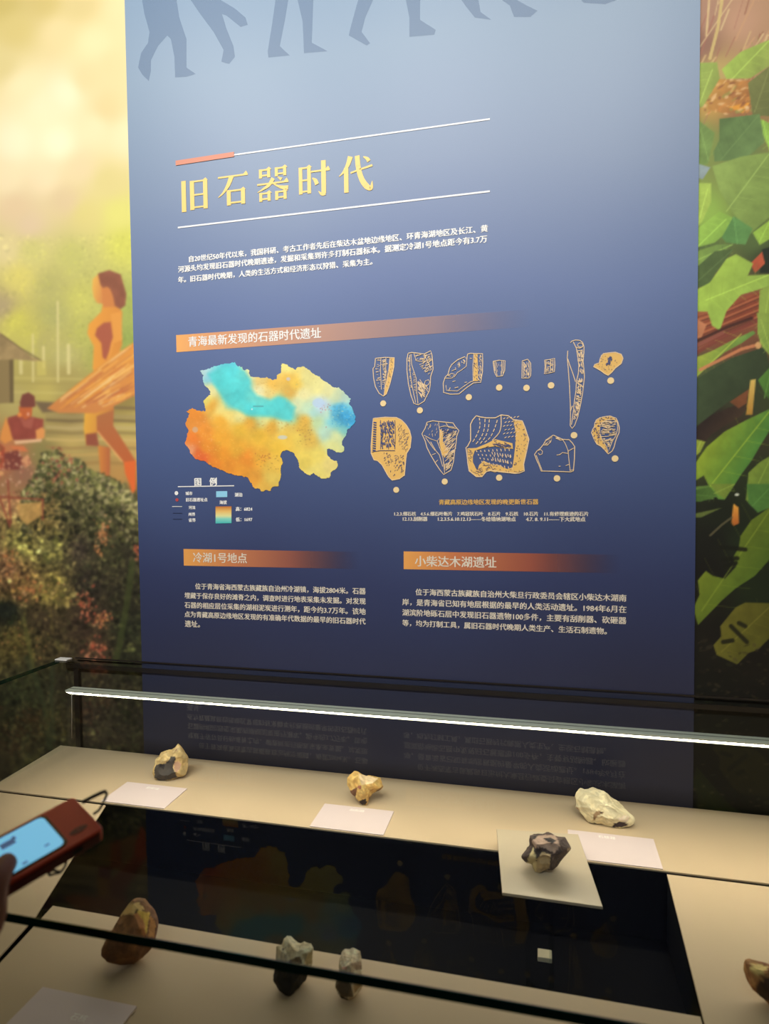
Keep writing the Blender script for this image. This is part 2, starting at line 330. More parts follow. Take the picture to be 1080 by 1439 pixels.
# bushes
bc = [(1.25, (12, 12, 4)), (1.4, (18, 18, 6)), (0.66, (0, 0, 0)), (0.75, (0, 2, 0)), (1.05, (0, 6, 0)), (0.55, (0, 0, 0)), (1.5, (22, 20, 8))]
leafy(0, 715, 200, 1060, 5200, 4.2, bc[:6], 22, .62)
leafy(0, 690, 105, 850, 900, 4.2, [(1.25, (14, 14, 2)), (1.35, (22, 18, 4)), (.65, (0, 0, 0))], 27, .6)
leafy(-330, 620, 0, 1060, 3500, 6, bc[:6], 23, .6)
leafy(-330, 1060, 218, 1260, 1500, 6, bc[:6], 24, .5)
g = np.random.default_rng(31)
def bushes(n, seed, r, a, dark):
    gg = np.random.default_rng(seed)
    for _ in range(n):
        u = gg.uniform(30, 200); top = np.interp(u, [30, 50, 62, 80, 100, 112, 125, 150, 170, 195], [700, 668, 640, 636, 655, 648, 664, 672, 684, 704])+gg.uniform(-5, 5)
        v = top+gg.exponential(26)
        if v > 760: continue
        c = np.array([(150, 142, 84), (118, 116, 62), (176, 166, 110), (88, 90, 48), (132, 120, 84), (70, 72, 42), (64, 60, 40)][gg.integers(7)], float)*(1.12 if not dark else .72); f = np.clip(1.05-(v-top)/170, .5, 1.05)
        rr = gg.uniform(r*.5, r); L.blob(u, v, rr, rr*gg.uniform(.35, .75), gg.uniform(0, 3.1), c*f, a)
def flowers(u, v, su, sv, n, cols, r=3):
    for _ in range(n): L.blob(g.normal(u, su), g.normal(v, sv), g.uniform(1.2, r), g.uniform(1, r*.8), g.uniform(0, 3), cols[g.integers(len(cols))], .8)
red = [(196, 102, 66), (168, 80, 56), (206, 130, 96), (120, 62, 44)]; ora = [(178, 104, 60), (200, 130, 74), (120, 76, 48), (196, 150, 100)]
bushes(900, 61, 6, .8, True); bushes(1500, 62, 4.6, .8, False)
flowers(144, 752, 6, 10, 60, ora); flowers(138, 775, 3, 5, 14, ora); flowers(118, 845, 5, 12, 50, red); flowers(140, 866, 9, 6, 40, red); flowers(145, 872, 5, 6, 30, ora)
flowers(136, 912, 9, 9, 60, red); flowers(192, 778, 3, 8, 20, red); flowers(10, 790, 8, 14, 50, ora); flowers(40, 830, 18, 10, 60, ora); flowers(66, 840, 8, 6, 25, [(190, 160, 90), (170, 150, 70)])
flowers(20, 665, 14, 16, 60, [(196, 138, 104), (170, 100, 76), (206, 160, 124)]); flowers(85, 655, 10, 14, 50, [(160, 80, 66), (180, 110, 80), (120, 70, 50)])
flowers(30, 900, 22, 16, 70, [(130, 112, 56), (150, 110, 64), (110, 100, 50)])
# seat frame and lit ground between the leaves
for P in ([(0, 698), (60, 702)], [(11, 675), (15, 735)], [(60, 702), (60, 730)], [(0, 700), (14, 740)]): L.stroke(P, 3, (150, 72, 54), .75)
L.poly([(22, 708), (58, 705), (60, 724), (38, 738), (28, 730)], (208, 158, 86), 3, .8, tex=.1)
L.blob(9, 857, 13, 9, 0, (34, 38, 30), .8); leafy(0, 845, 22, 870, 30, 4, bc[:4], 41, .4)
# stems and blades
for P, wd, c in (([(186, 790), (178, 850), (168, 905), (162, 930)], 9, (66, 74, 36)), ([(33, 868), (40, 905), (48, 945)], 6, (104, 104, 52)), ([(72, 860), (74, 890)], 3, (100, 86, 46)),
                 ([(38, 925), (52, 960), (64, 1000), (70, 1050)], 8, (64, 70, 44)), ([(74, 930), (72, 980), (75, 1040)], 7, (62, 68, 46)), ([(100, 960), (96, 1040)], 6, (56, 52, 40)), ([(130, 1000), (145, 1035), (160, 990)], 4, (66, 60, 44))):
    L.stroke(P, wd, c, .6, 3)

for _ in range(3):
    for ax in (0, 1): L.c = (np.roll(L.c, 1, ax)+2*L.c+np.roll(L.c, -1, ax))/4

g_ = L.c.mean(2, keepdims=True); L.c = np.clip(g_+(L.c-g_)*.95, 0, 255)

# ---- right part: reeds at the top, large leaves, dark undergrowth
Rr = Canvas(950, 1340, -170, 1260)
Rr.base([(1000,-120,(180,140,105)),(1100,-100,(190,150,110)),(990,20,(175,135,110)),(1040,30,(196,152,120)),(1075,60,(186,145,110)),(985,60,(150,110,90)),(1010,100,(190,165,100)),(1050,120,(182,140,100)),(1000,140,(200,155,80)),
 (1040,160,(160,110,70)),(985,200,(130,150,75)),(1040,200,(108,130,72)),(1060,270,(140,160,80)),(990,300,(150,185,80)),(1060,340,(90,110,60)),(990,350,(90,110,60)),(1070,360,(60,70,42)),(1010,420,(165,110,70)),(1050,430,(150,80,58)),
 (985,460,(160,90,68)),(1020,480,(130,75,55)),(990,520,(80,90,55)),(1020,530,(64,76,52)),(1050,560,(58,64,42)),(1000,590,(46,42,32)),(1070,560,(60,66,40)),(1040,600,(60,50,36)),
 (980,640,(60,66,36)),(1010,720,(30,34,22)),(1070,680,(40,50,28)),(1000,760,(26,26,20)),(1040,760,(32,40,24)),(990,800,(24,22,18)),(980,840,(28,26,18)),(1060,830,(30,38,22)),(1000,900,(24,22,18)),(1060,930,(22,20,16)),
 (1000,960,(18,18,14)),(1060,980,(18,18,14)),(1000,1100,(16,15,12)),(1200,100,(150,135,85)),(1200,300,(110,125,65)),(1200,500,(80,100,50)),(1200,700,(60,75,36)),(1200,900,(26,28,18)),(1300,600,(60,70,36)),(1200,1200,(15,14,12))], 3)
g = np.random.default_rng(77)
for k in range(150):                                                # reeds
    u = g.uniform(975, 1330); v = g.uniform(-170, 120); l = g.uniform(30, 110); d = g.uniform(.25, .95)
    c = [(222, 190, 130), (168, 112, 92), (206, 160, 116), (150, 96, 72), (232, 208, 150)][g.integers(5)]
    Rr.stroke([(u, v), (u-l*d*.6, v+l*.7)], g.uniform(1, 3), c, .6)
Rr.stroke([(1017, -20), (1008, 40), (997, 82)], 4.5, (214, 190, 120), .85); Rr.stroke([(996, 0), (992, 50)], 3, (226, 196, 140), .8)
A = lambda P: [(720+x/2.997, y/2.997) for x, y in P]
B = lambda P: [(940+x/5.53, 440+y/5.53) for x, y in P]
C = lambda P: [(940+x/4.5, 680+y/4.5) for x, y in P]
def leaf(P, c, c2=None, veins=True, dirv=(1, .6), seed=0):
    Rr.poly(P, c, 1.6, 1, c2, dirv, tex=.10, seed=seed, cell=14)
    if veins:
        Pn = np.array(P, float); ce = Pn.mean(0); d = Pn-ce; a = ce+d[np.argmax((d**2).sum(1))]*.95; b = 2*ce-a
        cc = np.array(c, float); Rr.stroke([a, ce, ce+(b-ce)*.6], 1.6, np.clip(cc*1.18+8, 0, 245), .6)
        n = np.array([-(a-b)[1], (a-b)[0]]); n = n/np.hypot(*n)
        for t in (-.5, -.2, .1, .4, .65):
            o = ce+(a-ce)*t; L_ = np.hypot(*(a-ce))
            for sg in (-1, 1): Rr.stroke([o, o+n*sg*L_*.35+(a-ce)*.18], 1.0, np.clip(cc*(1.14 if sg > 0 else .86), 0, 245), .35)
        Rr.c = np.clip(Rr.c, 5, 250)
leaf(A([(820,330),(1010,340),(1000,450),(900,480),(820,460)]), (200, 152, 74), (170, 110, 60), False)
leaf(A([(905,450),(1000,430),(970,478)]), (222, 152, 58), None, False)
for k in range(90):
    u = g.uniform(984, 1060); v = g.uniform(106, 160); Rr.blob(u, v, g.uniform(2, 7), g.uniform(1, 3), g.uniform(-1.2, .2), [(226, 178, 110), (168, 108, 64), (236, 196, 140), (140, 88, 58), (206, 140, 70), (150, 150, 76)][g.integers(6)], .6)
leaf(A([(780,265),(860,262),(872,330),(800,450),(780,455)]), (166, 190, 90), (150, 165, 80), seed=2)
leaf(A([(1085,165),(1085,275),(1000,330),(900,332),(880,292),(960,218)]), (166, 192, 84), (150, 165, 80), seed=3)
leaf(A([(990,350),(1085,275),(1085,490),(1010,485)]), (122, 126, 70), (105, 110, 62), seed=4)
leaf(A([(1040,500),(1085,520),(1085,640),(1050,560)]), (150, 190, 80), seed=5)
leaf(A([(870,500),(1040,480),(1060,600),(1000,650),(960,672),(850,680),(845,640),(870,590)]), (96, 122, 68), (112, 140, 82), seed=6)
leaf(A([(780,505),(850,560),(822,690),(780,700)]), (120, 148, 78), seed=7)
leaf(A([(780,690),(832,705),(800,755),(778,750)]), (150, 166, 166), None, False)
leaf(A([(840,700),(960,660),(1085,640),(1085,910),(1000,985),(930,900),(870,800)]), (148, 172, 88), (128, 152, 76), seed=8)
leaf(A([(770,1060),(860,1030),(930,1028),(880,1062),(800,1112),(770,1125)]), (140, 170, 78), (104, 132, 70), seed=9)
leaf(A([(775,960),(775,770),(835,772),(835,850),(800,930)]), (172, 198, 88), seed=10)
leaf(A([(775,965),(870,890),(930,918),(920,962),(850,1022),(775,1042)]), (158, 196, 82), (136, 176, 76), seed=11)
leaf(A([(930,910),(1010,962),(980,1030),(900,1022),(880,1000)]), (98, 144, 78), seed=12)
leaf(A([(1010,980),(1085,925),(1085,1005),(1040,1032)]), (154, 190, 76), seed=13)
leaf(A([(1050,1050),(1085,1040),(1085,1150),(1040,1150)]), (40, 48, 34), None, False)
leaf(A([(1000,1110),(1050,1060),(1062,1110),(1020,1150)]), (190, 90, 60), None, False)
leaf(A([(770,1130),(850,1058),(930,1048),(855,1150),(830,1200),(775,1215)]), (84, 104, 58), seed=14)
leaf(A([(765,1320),(1050,1225),(1045,1330),(770,1445)]), (168, 100, 64), (140, 70, 48), False)
for k in range(14):
    t = k/14; Rr.stroke(A([(765, 1340+t*150), (900, 1300+t*120), (1060, 1230+t*130)]), 2.2, [(120, 58, 42), (196, 120, 80), (80, 44, 36)][k % 3], .5)
leaf(A([(770,1222),(830,1190),(900,1090),(940,1070),(1012,1110),(990,1160),(1085,1155),(1085,1205),(960,1242),(900,1310),(872,1392),(840,1372),(820,1312),(770,1312)]), (168, 198, 80), (150, 180, 80), seed=15)
leaf(B([(190,30),(290,90),(250,190),(195,200)]), (196, 128, 88), None, False)
for P, wd, c in (([(190, 230), (450, 110), (640, 40)], 5, (60, 36, 32)), ([(190, 320), (420, 180), (680, 60)], 6, (128, 66, 54)), ([(200, 260), (420, 150)], 5, (150, 88, 72))): Rr.stroke(B(P), wd, c, .8, 2)
leaf(B([(188,515),(196,350),(340,290),(500,205),(650,138),(672,155),(560,235),(430,305),(280,425)]), (168, 178, 66), (100, 140, 70), seed=16)
leaf(B([(195,520),(480,350),(740,262),(790,430),(690,540),(620,565),(480,672),(195,890)]), (64, 78, 50), (56, 66, 44), False)
Rr.stroke(B([(240, 440), (400, 360), (560, 280), (690, 245)]), 4.5, (206, 132, 88), .9); Rr.blob(*B([(690, 250)])[0], 4, 5, 0, (220, 170, 110), .9)
leaf(B([(195,900),(320,800),(450,740),(590,690),(640,700),(560,800),(330,940),(280,1000),(195,990)]), (44, 34, 30), (70, 54, 40), False)
leaf(B([(470,690),(620,590),(600,700),(540,740)]), (120, 74, 46), None, False)
Rr.poly(B([(630,520),(672,513),(645,790),(595,790)]), (216, 184, 96), 1.3, 1, (180, 130, 56), (0, 1))
leaf(A([(1040,1222),(1085,1200),(1085,1500),(1050,1460),(1030,1400)]), (148, 172, 76), seed=17)
leaf(B([(680,0),(800,0),(800,330),(740,250),(700,180)]), (148, 168, 76), (120, 150, 66), seed=18)
leaf(B([(690,520),(800,400),(800,690),(755,650)]), (92, 138, 58), (60, 90, 40), seed=19)
leaf(B([(188,975),(280,1000),(240,1080),(190,1125)]), (148, 162, 62), seed=20)
leaf(B([(186,1190),(290,1040),(430,920),(600,830),(800,735),(800,880),(700,1040),(640,1145),(560,1252),(480,1375),(430,1450),(380,1445),(320,1370),(268,1262),(190,1310)]), (142, 160, 48), (76, 126, 56), seed=21, dirv=(1, .5))
leaf(B([(190,1350),(310,1338),(345,1445),(190,1445)]), (92, 122, 56), seed=22)
leaf(B([(595,1450),(615,1240),(700,1160),(800,1100),(800,1500),(640,1500)]), (120, 140, 54), (96, 128, 56), seed=23)
leaf(C([(150,40),(260,20),(305,80),(200,112),(150,112)]), (74, 104, 46), seed=24)
leaf(C([(150,190),(330,152),(200,212),(150,214)]), (92, 104, 50), None, False)
leaf(C([(258,0),(415,0),(350,96),(300,60)]), (116, 136, 54), seed=25)
leaf(C([(490,0),(660,0),(660,140),(560,182),(500,120)]), (78, 118, 54), seed=26)
Rr.poly(C([(405,125),(438,150),(440,250),(405,266),(392,245)]), (222, 160, 66), 1.5, 1, (170, 90, 40), (0, 1)); Rr.blob(1035, 695, 3.4, 2.2, 0, (210, 212, 190), .9)
Rr.stroke(C([(260, 325), (330, 260), (395, 212)]), 3, (96, 88, 62), .8)
leaf(C([(660,130),(520,228),(450,330),(440,400),(400,470),(425,520),(350,600),(275,582),(230,550),(180,610),(192,700),(148,790),(182,892),(260,812),(330,740),(420,660),(540,582),(660,450)]), (108, 122, 38), (74, 96, 34), seed=27)
leaf(C([(660,755),(480,750),(420,780),(322,900),(330,962),(278,1020),(300,1082),(430,1142),(500,1070),(560,1050),(660,950)]), (96, 92, 34), (76, 76, 28), seed=28)
for P in ([(330,400),(480,415)], [(340,480),(430,470)], [(350,520),(420,500)], [(390,900),(490,1000)], [(440,880),(480,900)], [(340,1000),(400,990)]): Rr.stroke(C(P), 6, (24, 24, 16), .85, 2)
g = np.random.default_rng(9)
for k in range(500):
    u = g.uniform(965, 1330); v = g.uniform(930, 1240) if k % 2 else g.uniform(900, 1000); c = [(52, 48, 30), (40, 44, 26), (30, 26, 20), (66, 60, 40)][g.integers(4)]
    Rr.blob(u, v, g.uniform(1.5, 6), g.uniform(1, 3), g.uniform(-.6, .6), c, .45)
for k in range(150):                                                # leaves further right, beside the view
    r = g.uniform(18, 46); u = g.uniform(1078+r*.9, 1335); v = g.uniform(60, 940); a = g.uniform(-1.2, 1.2); f = (1-.6*max(0, (v-350))/600)*g.uniform(.6, 1.08)
    P = [(u+r*math.cos(t)*math.cos(a)-r*.5*math.sin(t)*math.sin(a), v+r*math.cos(t)*math.sin(a)+r*.5*math.sin(t)*math.cos(a)) for t in np.linspace(0, 6.28, 14)[:-1]]
    P[0] = (u+1.35*r*math.cos(a), v+1.35*r*math.sin(a))
    leaf(P, (140*f, 165*f, 72*f), (104*f, 134*f, 60*f), seed=60+k)

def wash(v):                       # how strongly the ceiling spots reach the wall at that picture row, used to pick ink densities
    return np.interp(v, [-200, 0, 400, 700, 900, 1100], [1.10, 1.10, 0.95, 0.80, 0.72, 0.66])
def build_mural():
    xs = np.unique(np.round(np.concatenate([np.arange(-2.49, -1.02, 0.016), np.arange(-1.02, -0.682, 0.00155), np.linspace(-0.682, 0.206, 6), np.arange(0.206, 0.335, 0.00155), np.arange(0.335, 0.62, 0.003), np.arange(0.62, 1.90, 0.012)]), 5))
    zs = np.unique(np.round(np.concatenate([np.arange(-1.08, -0.60, 0.04), np.arange(-0.60, 1.0, 0.00155), np.arange(1.0, 1.82, 0.03)]), 5))
    X, Z = np.meshgrid(xs, zs); n = X.size
    co = np.stack([X*S, np.full(X.shape, S), Z*S+CAMZ], -1).reshape(-1, 3)
    c = M @ np.stack([X.ravel(), np.ones(n), Z.ravel()]); u = c[0]/c[2]*F+540; v = c[1]/c[2]*F+719.5
    x = X.ravel(); lf = x < -0.24
    rgb = np.empty((n, 3)); rgb[lf] = L.sample(u[lf], v[lf]); rgb[~lf] = Rr.sample(u[~lf], v[~lf])
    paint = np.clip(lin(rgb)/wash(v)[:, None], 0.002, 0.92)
    W_, H_ = len(xs), len(zs); i = (np.arange(H_-1)[:, None]*W_+np.arange(W_-1)[None]).ravel()
    q = np.stack([i, i+1, i+W_+1, i+W_], -1).astype(np.int32)
    me = bpy.data.meshes.new('mural'); me.vertices.add(n); me.vertices.foreach_set('co', co.astype(np.float32).ravel())
    me.loops.add(q.size); me.loops.foreach_set('vertex_index', q.ravel()); me.polygons.add(len(q))
    me.polygons.foreach_set('loop_start', np.arange(0, q.size, 4, dtype=np.int32)); me.polygons.foreach_set('loop_total', np.full(len(q), 4, np.int32))
    me.update(calc_edges=True)
    a = me.color_attributes.new('paint', 'FLOAT_COLOR', 'POINT'); a.data.foreach_set('color', np.concatenate([paint, np.ones((n, 1))], 1).astype(np.float32).ravel())
    me.materials.append(vcol_mat('mural_print', 0.6, spec=0.25)); return link('mural', me)
tag(build_mural(), 'photographic wall mural of misty trees, gatherers, bushes and large green leaves behind the blue panel', 'mural')

# ------------------------------------------------------------------ blue information panel
PY = S-0.006
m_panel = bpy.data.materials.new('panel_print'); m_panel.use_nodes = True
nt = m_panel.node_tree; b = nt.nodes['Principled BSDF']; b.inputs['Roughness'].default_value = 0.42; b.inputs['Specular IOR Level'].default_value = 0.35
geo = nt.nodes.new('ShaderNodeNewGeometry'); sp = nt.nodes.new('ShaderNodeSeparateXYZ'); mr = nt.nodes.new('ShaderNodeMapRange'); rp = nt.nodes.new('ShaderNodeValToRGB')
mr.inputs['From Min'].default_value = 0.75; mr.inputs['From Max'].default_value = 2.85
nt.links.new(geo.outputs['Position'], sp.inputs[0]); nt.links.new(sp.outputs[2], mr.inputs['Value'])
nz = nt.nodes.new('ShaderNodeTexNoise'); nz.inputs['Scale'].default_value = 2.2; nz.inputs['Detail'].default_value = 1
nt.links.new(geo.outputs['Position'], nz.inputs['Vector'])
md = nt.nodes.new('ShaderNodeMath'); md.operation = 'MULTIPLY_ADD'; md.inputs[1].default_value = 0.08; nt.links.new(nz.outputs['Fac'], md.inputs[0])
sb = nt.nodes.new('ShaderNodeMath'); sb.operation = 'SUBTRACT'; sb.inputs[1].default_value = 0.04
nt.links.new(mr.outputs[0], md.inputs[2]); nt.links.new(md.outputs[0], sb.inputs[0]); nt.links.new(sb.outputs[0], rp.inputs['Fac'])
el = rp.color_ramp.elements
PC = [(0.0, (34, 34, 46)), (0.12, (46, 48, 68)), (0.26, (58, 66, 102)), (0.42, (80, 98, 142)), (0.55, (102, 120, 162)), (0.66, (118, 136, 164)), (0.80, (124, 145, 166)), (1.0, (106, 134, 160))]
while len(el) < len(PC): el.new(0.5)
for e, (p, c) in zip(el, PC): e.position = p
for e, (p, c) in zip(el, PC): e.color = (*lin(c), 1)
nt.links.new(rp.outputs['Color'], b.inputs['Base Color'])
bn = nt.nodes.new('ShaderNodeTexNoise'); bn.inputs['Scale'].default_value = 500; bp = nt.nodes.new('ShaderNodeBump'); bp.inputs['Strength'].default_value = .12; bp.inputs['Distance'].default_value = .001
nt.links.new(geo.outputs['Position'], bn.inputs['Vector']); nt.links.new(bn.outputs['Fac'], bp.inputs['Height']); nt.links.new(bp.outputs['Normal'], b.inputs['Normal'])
panel = thing('information_panel', (-0.237*S, PY, 0.80), 'tall navy blue text panel with map and stone tool drawings on the wall', 'sign')
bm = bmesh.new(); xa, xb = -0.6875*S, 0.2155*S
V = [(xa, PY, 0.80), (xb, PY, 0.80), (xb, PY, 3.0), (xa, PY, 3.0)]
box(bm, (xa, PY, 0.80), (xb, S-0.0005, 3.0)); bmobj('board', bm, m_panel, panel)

LAY = [0]
def lay(k): return PY-0.0004*k
def wp(px, py, k=1):
    p = wall(px, py, PY/S); return (p[0], lay(k), p[2])
def dep_mesh(s, offset=0.0):
    cu = bpy.data.curves.new('t', 'FONT'); cu.body = s; cu.size = 1; cu.resolution_u = 2; cu.offset = offset; cu.fill_mode = 'FRONT'
    o = bpy.data.objects.new('t', cu); col.objects.link(o)
    dg = bpy.context.evaluated_depsgraph_get(); e = o.evaluated_get(dg); me = e.to_mesh()
    V = np.array([v.co[:] for v in me.vertices]).reshape(-1, 3); Fc = [tuple(p.vertices) for p in me.polygons]
    e.to_mesh_clear(); bpy.data.objects.remove(o); bpy.data.curves.remove(cu)
    return V, Fc
m_white = mat('white_ink', (246, 244, 238), 0.55)
m_cream = mat('cream_ink', (232, 222, 202), 0.55)
m_gold = mat('gold_ink', (240, 204, 112), 0.5)
m_gold2 = mat('dull_gold_ink', (224, 178, 100), 0.5)
def text_block(name, lines, m, parent, k=2, off=0.012, stretch=1.0):
    # lines: (string, px_left, py_bottom_left, px_right, py_bottom_right)
    VV = []; FF = []; n = 0
    for s, x0, y0, x1, y1 in lines:
        V, Fc = dep_mesh(s)
        if not len(V): continue
        a = np.array(wp(x0, y0, k)); b_ = np.array(wp(x1, y1, k)); zb = (a[2]+b_[2])/2
        sc_ = (b_[0]-a[0])/(V[:, 0].max()-V[:, 0].min())
        for q_, dx_ in enumerate((-off, 0, off) if off else (0,)):
            P = np.stack([a[0]+(V[:, 0]-V[:, 0].min()+dx_*1.6)*sc_, np.full(len(V), lay(k+.12*q_)), zb+(V[:, 1]+0.10+(q_-1)*off*.8)*sc_*stretch], 1)
            VV += list(P); FF += [tuple(i+n for i in f) for f in Fc]; n += len(V)
    return mesh(name, VV, FF, m, parent)
def quad(name, pts, m, parent, k=1):
    P = [wp(x, y, k) for x, y in pts]; return mesh(name, P, [(0, 1, 2, 3)], m, parent)
def ribbon_geo(P, wd):                        # P: Nx2 in wall metres (x,z) -> quads
    P = np.array(P, float); n = len(P); wd = np.broadcast_to(np.asarray(wd, float), (n,))
    T = np.gradient(P, axis=0) if n > 2 else np.repeat((P[1]-P[0])[None], 2, 0)
    T /= np.maximum(np.hypot(T[:, 0], T[:, 1])[:, None], 1e-9); N = np.stack([-T[:, 1], T[:, 0]], 1)*wd[:, None]/2
    V = np.concatenate([P+N, P-N]); Fc = [(i, i+1, n+i+1, n+i) for i in range(n-1)]; return V, Fc
class Print:                                  # flat ink shapes gathered into one mesh
    def __init__(s): s.V = []; s.F = []; s.mi = []
    def add(s, V, Fc, k, mi=0):
        n = len(s.V); s.V += [(x, lay(k), z) for x, z in V]; s.F += [tuple(i+n for i in f) for f in Fc]; s.mi += [mi]*len(Fc)
    def px(s, P, k=1): return [(q[0], q[2]) for q in (wp(x, y, k) for x, y in P)]
    def line(s, P, wd, k=2, mi=0, closed=False):
        Q_ = s.px(P)
        if closed: Q_ = Q_+[Q_[0]]
        V, Fc = ribbon_geo(Q_, wd*0.00165); s.n = getattr(s, 'n', 0)+1; s.add(V, Fc, k+.035*(s.n % 24), mi)
    def fill(s, P, k=2, mi=0):
        Q_ = s.px(P); bm = bmesh.new(); f = bm.faces.new([bm.verts.new((x, z, 0)) for x, z in Q_]); f.normal_update(); r = bmesh.ops.triangulate(bm, faces=[f])
        bm.verts.index_update(); s.add([(v.co.x, v.co.y) for v in bm.verts], [[v.index for v in t.verts] for t in bm.faces], k, mi); bm.free()
    def disc(s, x, y, r, k=2, mi=0, n=20):
        a = wp(x, y); R_ = r*0.00165; V = [(a[0]+R_*math.cos(6.2832*i/n), a[2]+R_*math.sin(6.2832*i/n)) for i in range(n)]; s.add(V, [tuple(range(n))], k, mi)
    def obj(s, name, mats, parent): return mesh(name, s.V, s.F, mats, parent, mi=s.mi)

# marching silhouettes at the top
m_sil = bpy.data.materials.new('silhouette_ink'); m_sil.use_nodes = True; bb = m_sil.node_tree.nodes['Principled BSDF']
bb.inputs['Base Color'].default_value = (*lin((60, 98, 142)), 1); bb.inputs['Alpha'].default_value = .26; bb.inputs['Roughness'].default_value = .5
sils = [
 [(196,-110),(190,-60),(196,-20),(203,20),(210,45),(208,60),(198,75),(194,95),(200,105),(209,114),(212,100),(212,85),(222,65),(235,50),(240,55),(245,80),(246,109),(262,108),(275,104),(262,95),(262,55),(252,25),(248,0),(246,-50),(252,-110)],
 [(268,-90),(262,-40),(268,0),(280,18),(300,45),(314,70),(311,87),(322,90),(330,80),(328,65),(318,40),(312,20),(318,22),(338,38),(348,35),(345,25),(330,12),(310,0),(306,-40),(312,-90)],
 [(392,-90),(384,-40),(387,0),(382,35),(376,72),(377,81),(407,78),(393,65),(400,30),(406,-6),(418,0),(425,30),(427,75),(460,72),(438,60),(439,30),(440,0),(436,-45),(440,-90)],
 [(508,-90),(500,-40),(503,0),(492,40),(490,50),(515,64),(520,61),(508,45),(513,25),(524,0),(545,-20),(570,0),(575,25),(575,52),(610,49),(612,42),(590,28),(590,0),(580,-40),(570,-90)],
 [(648,-90),(640,-40),(648,0),(655,10),(667,25),(690,28),(675,17),(672,0),(690,-20),(705,0),(716,8),(722,24),(745,24),(755,15),(740,8),(726,0),(712,-40),(700,-90)],
 [(770,-90),(762,-50),(775,-20),(812,-4),(820,4),(850,6),(866,0),(845,-10),(830,-50),(820,-90)]]
for P in sils:
    p = Print(); p.fill(P, 1); p.obj('walking_figure_print', [m_sil], panel)
# title rules
p = Print(); p.line([(328, 218), (688, 167.5)], 1.9); p.obj('rule_line', [m_white], panel)
p = Print(); p.line([(250, 320), (688, 269)], 2.1); p.obj('rule_line', [m_white], panel)
m_rust = mat('rust_ink', (206, 130, 102), 0.5); p = Print(); p.line([(247, 229.5), (329, 217)], 6.5, 3); p.obj('rule_accent', [m_rust], panel)

# title in a serif hand: thick uprights, thin levels
def glyphs():
    T, t = .135, .05
    V = lambda x, y0, y1, w=T: [(x-w/2, y0), (x+w/2, y0-.0), (x+w/2, y1), (x-w/2, y1)]
    def H(x0, x1, y, w=t, tip=True):
        o = [[(x0, y-w/2), (x1, y-w/2), (x1, y+w/2), (x0, y+w/2)]]
        if tip: o.append([(x1-.15, y+w/2-.005), (x1, y+w/2-.005), (x1-.05, y+.11)])
        return o
    def R_(P, W): P = catmull(P, 6); W = np.interp(np.linspace(0, 1, len(P)), np.linspace(0, 1, len(W)), W); v, f = ribbon_geo(P, W); return [[tuple(v[i]) for i in q] for q in f]
    def boxg(x0, x1, y0, y1, w=T*.9, mid=False):
        o = [V(x0, y0-.03, y1+.02, w), V(x1, y0-.03, y1+.02, w)]+H(x0, x1, y1-.01, t, False)+H(x0, x1, y0+.04, t, False)
        o.append([(x1-.10, y1+.0), (x1+.09, y1-.01), (x1+.01, y1+.07)])
        if mid: o += H(x0, x1, (y0+y1)/2, t, False)
        return o
    jiu = [V(.14, .0, .93, .15)]+boxg(.42, .86, .06, .88, .14, True)
    shi = H(.02, .98, .88)+R_([(.46, .88), (.34, .62), (.18, .42), (.02, .30)], [.15, .12, .06, .02])+boxg(.36, .82, .06, .46, .13)
    qi = []
    for x0, x1, y0, y1 in ((.12, .38, .73, .94), (.62, .88, .73, .94), (.12, .38, .05, .26), (.62, .88, .05, .26)): qi += boxg(x0, x1, y0, y1, .095)
    qi += H(.01, .99, .52)+R_([(.52, .66), (.38, .48), (.2, .38), (.02, .30)], [.12, .1, .06, .02])+R_([(.5, .52), (.66, .42), (.82, .36), (.98, .34)], [.03, .06, .11, .12])+R_([(.66, .68), (.78, .60)], [.03, .1])
    shi2 = boxg(.10, .36, .12, .84, .11, True)+H(.42, .99, .70)+[V(.80, .04, .98, .14)]+R_([(.85, .04), (.74, .03), (.64, .12)], [.1, .09, .02])+R_([(.46, .52), (.55, .44), (.60, .32)], [.03, .11, .12])
    dai = R_([(.34, .98), (.26, .76), (.14, .58), (.0, .46)], [.15, .12, .07, .02])+[V(.21, -.02, .68, .13)]+R_([(.34, .52), (.6, .58), (.98, .66)], [.05, .05, .06])+R_([(.54, .98), (.57, .64), (.66, .32), (.80, .10), (.93, .03), (.97, .22)], [.14, .14, .15, .16, .12, .02])+R_([(.72, .93), (.83, .86), (.88, .78)], [.03, .09, .11])
    return [jiu, shi, qi, shi2, dai]
a = wall(253, 296.5, PY/S); b2 = wall(524.5, 268, PY/S); c_ = wall(523, 217, PY/S)
zb = (a[2]+b2[2])/2; ht = (c_[2]-b2[2])*1.04; pitch = (b2[0]-a[0]-ht*.96)/4
for i, gl in enumerate(glyphs()):
    VV = []; FF = []
    for q in gl:
        n = len(VV); VV += [(a[0]+i*pitch+x*ht*.96, lay(2+.05*(len(FF) % 12)), zb+(y*.95+.0)*ht) for x, y in q]; FF.append(tuple(range(n, n+len(q))))
    mesh('title_character', VV, FF, m_gold, panel)
text_block('intro_text', [
 ('自20世纪50年代以来，我国科研、考古工作者先后在柴达木盆地边缘地区、环青海湖地区及长江、黄', 266, 368, 685, 327),
 ('河源头均发现旧石器时代晚期遗迹，发掘和采集到许多打制石器标本。据测定冷湖1号地点距今有3.7万', 250.6, 383, 684, 341.5),
 ('年。旧石器时代晚期，人类的生活方式和经济形态以狩猎、采集为主。', 250.6, 397.5, 523, 373)], m_white, panel, off=.026)
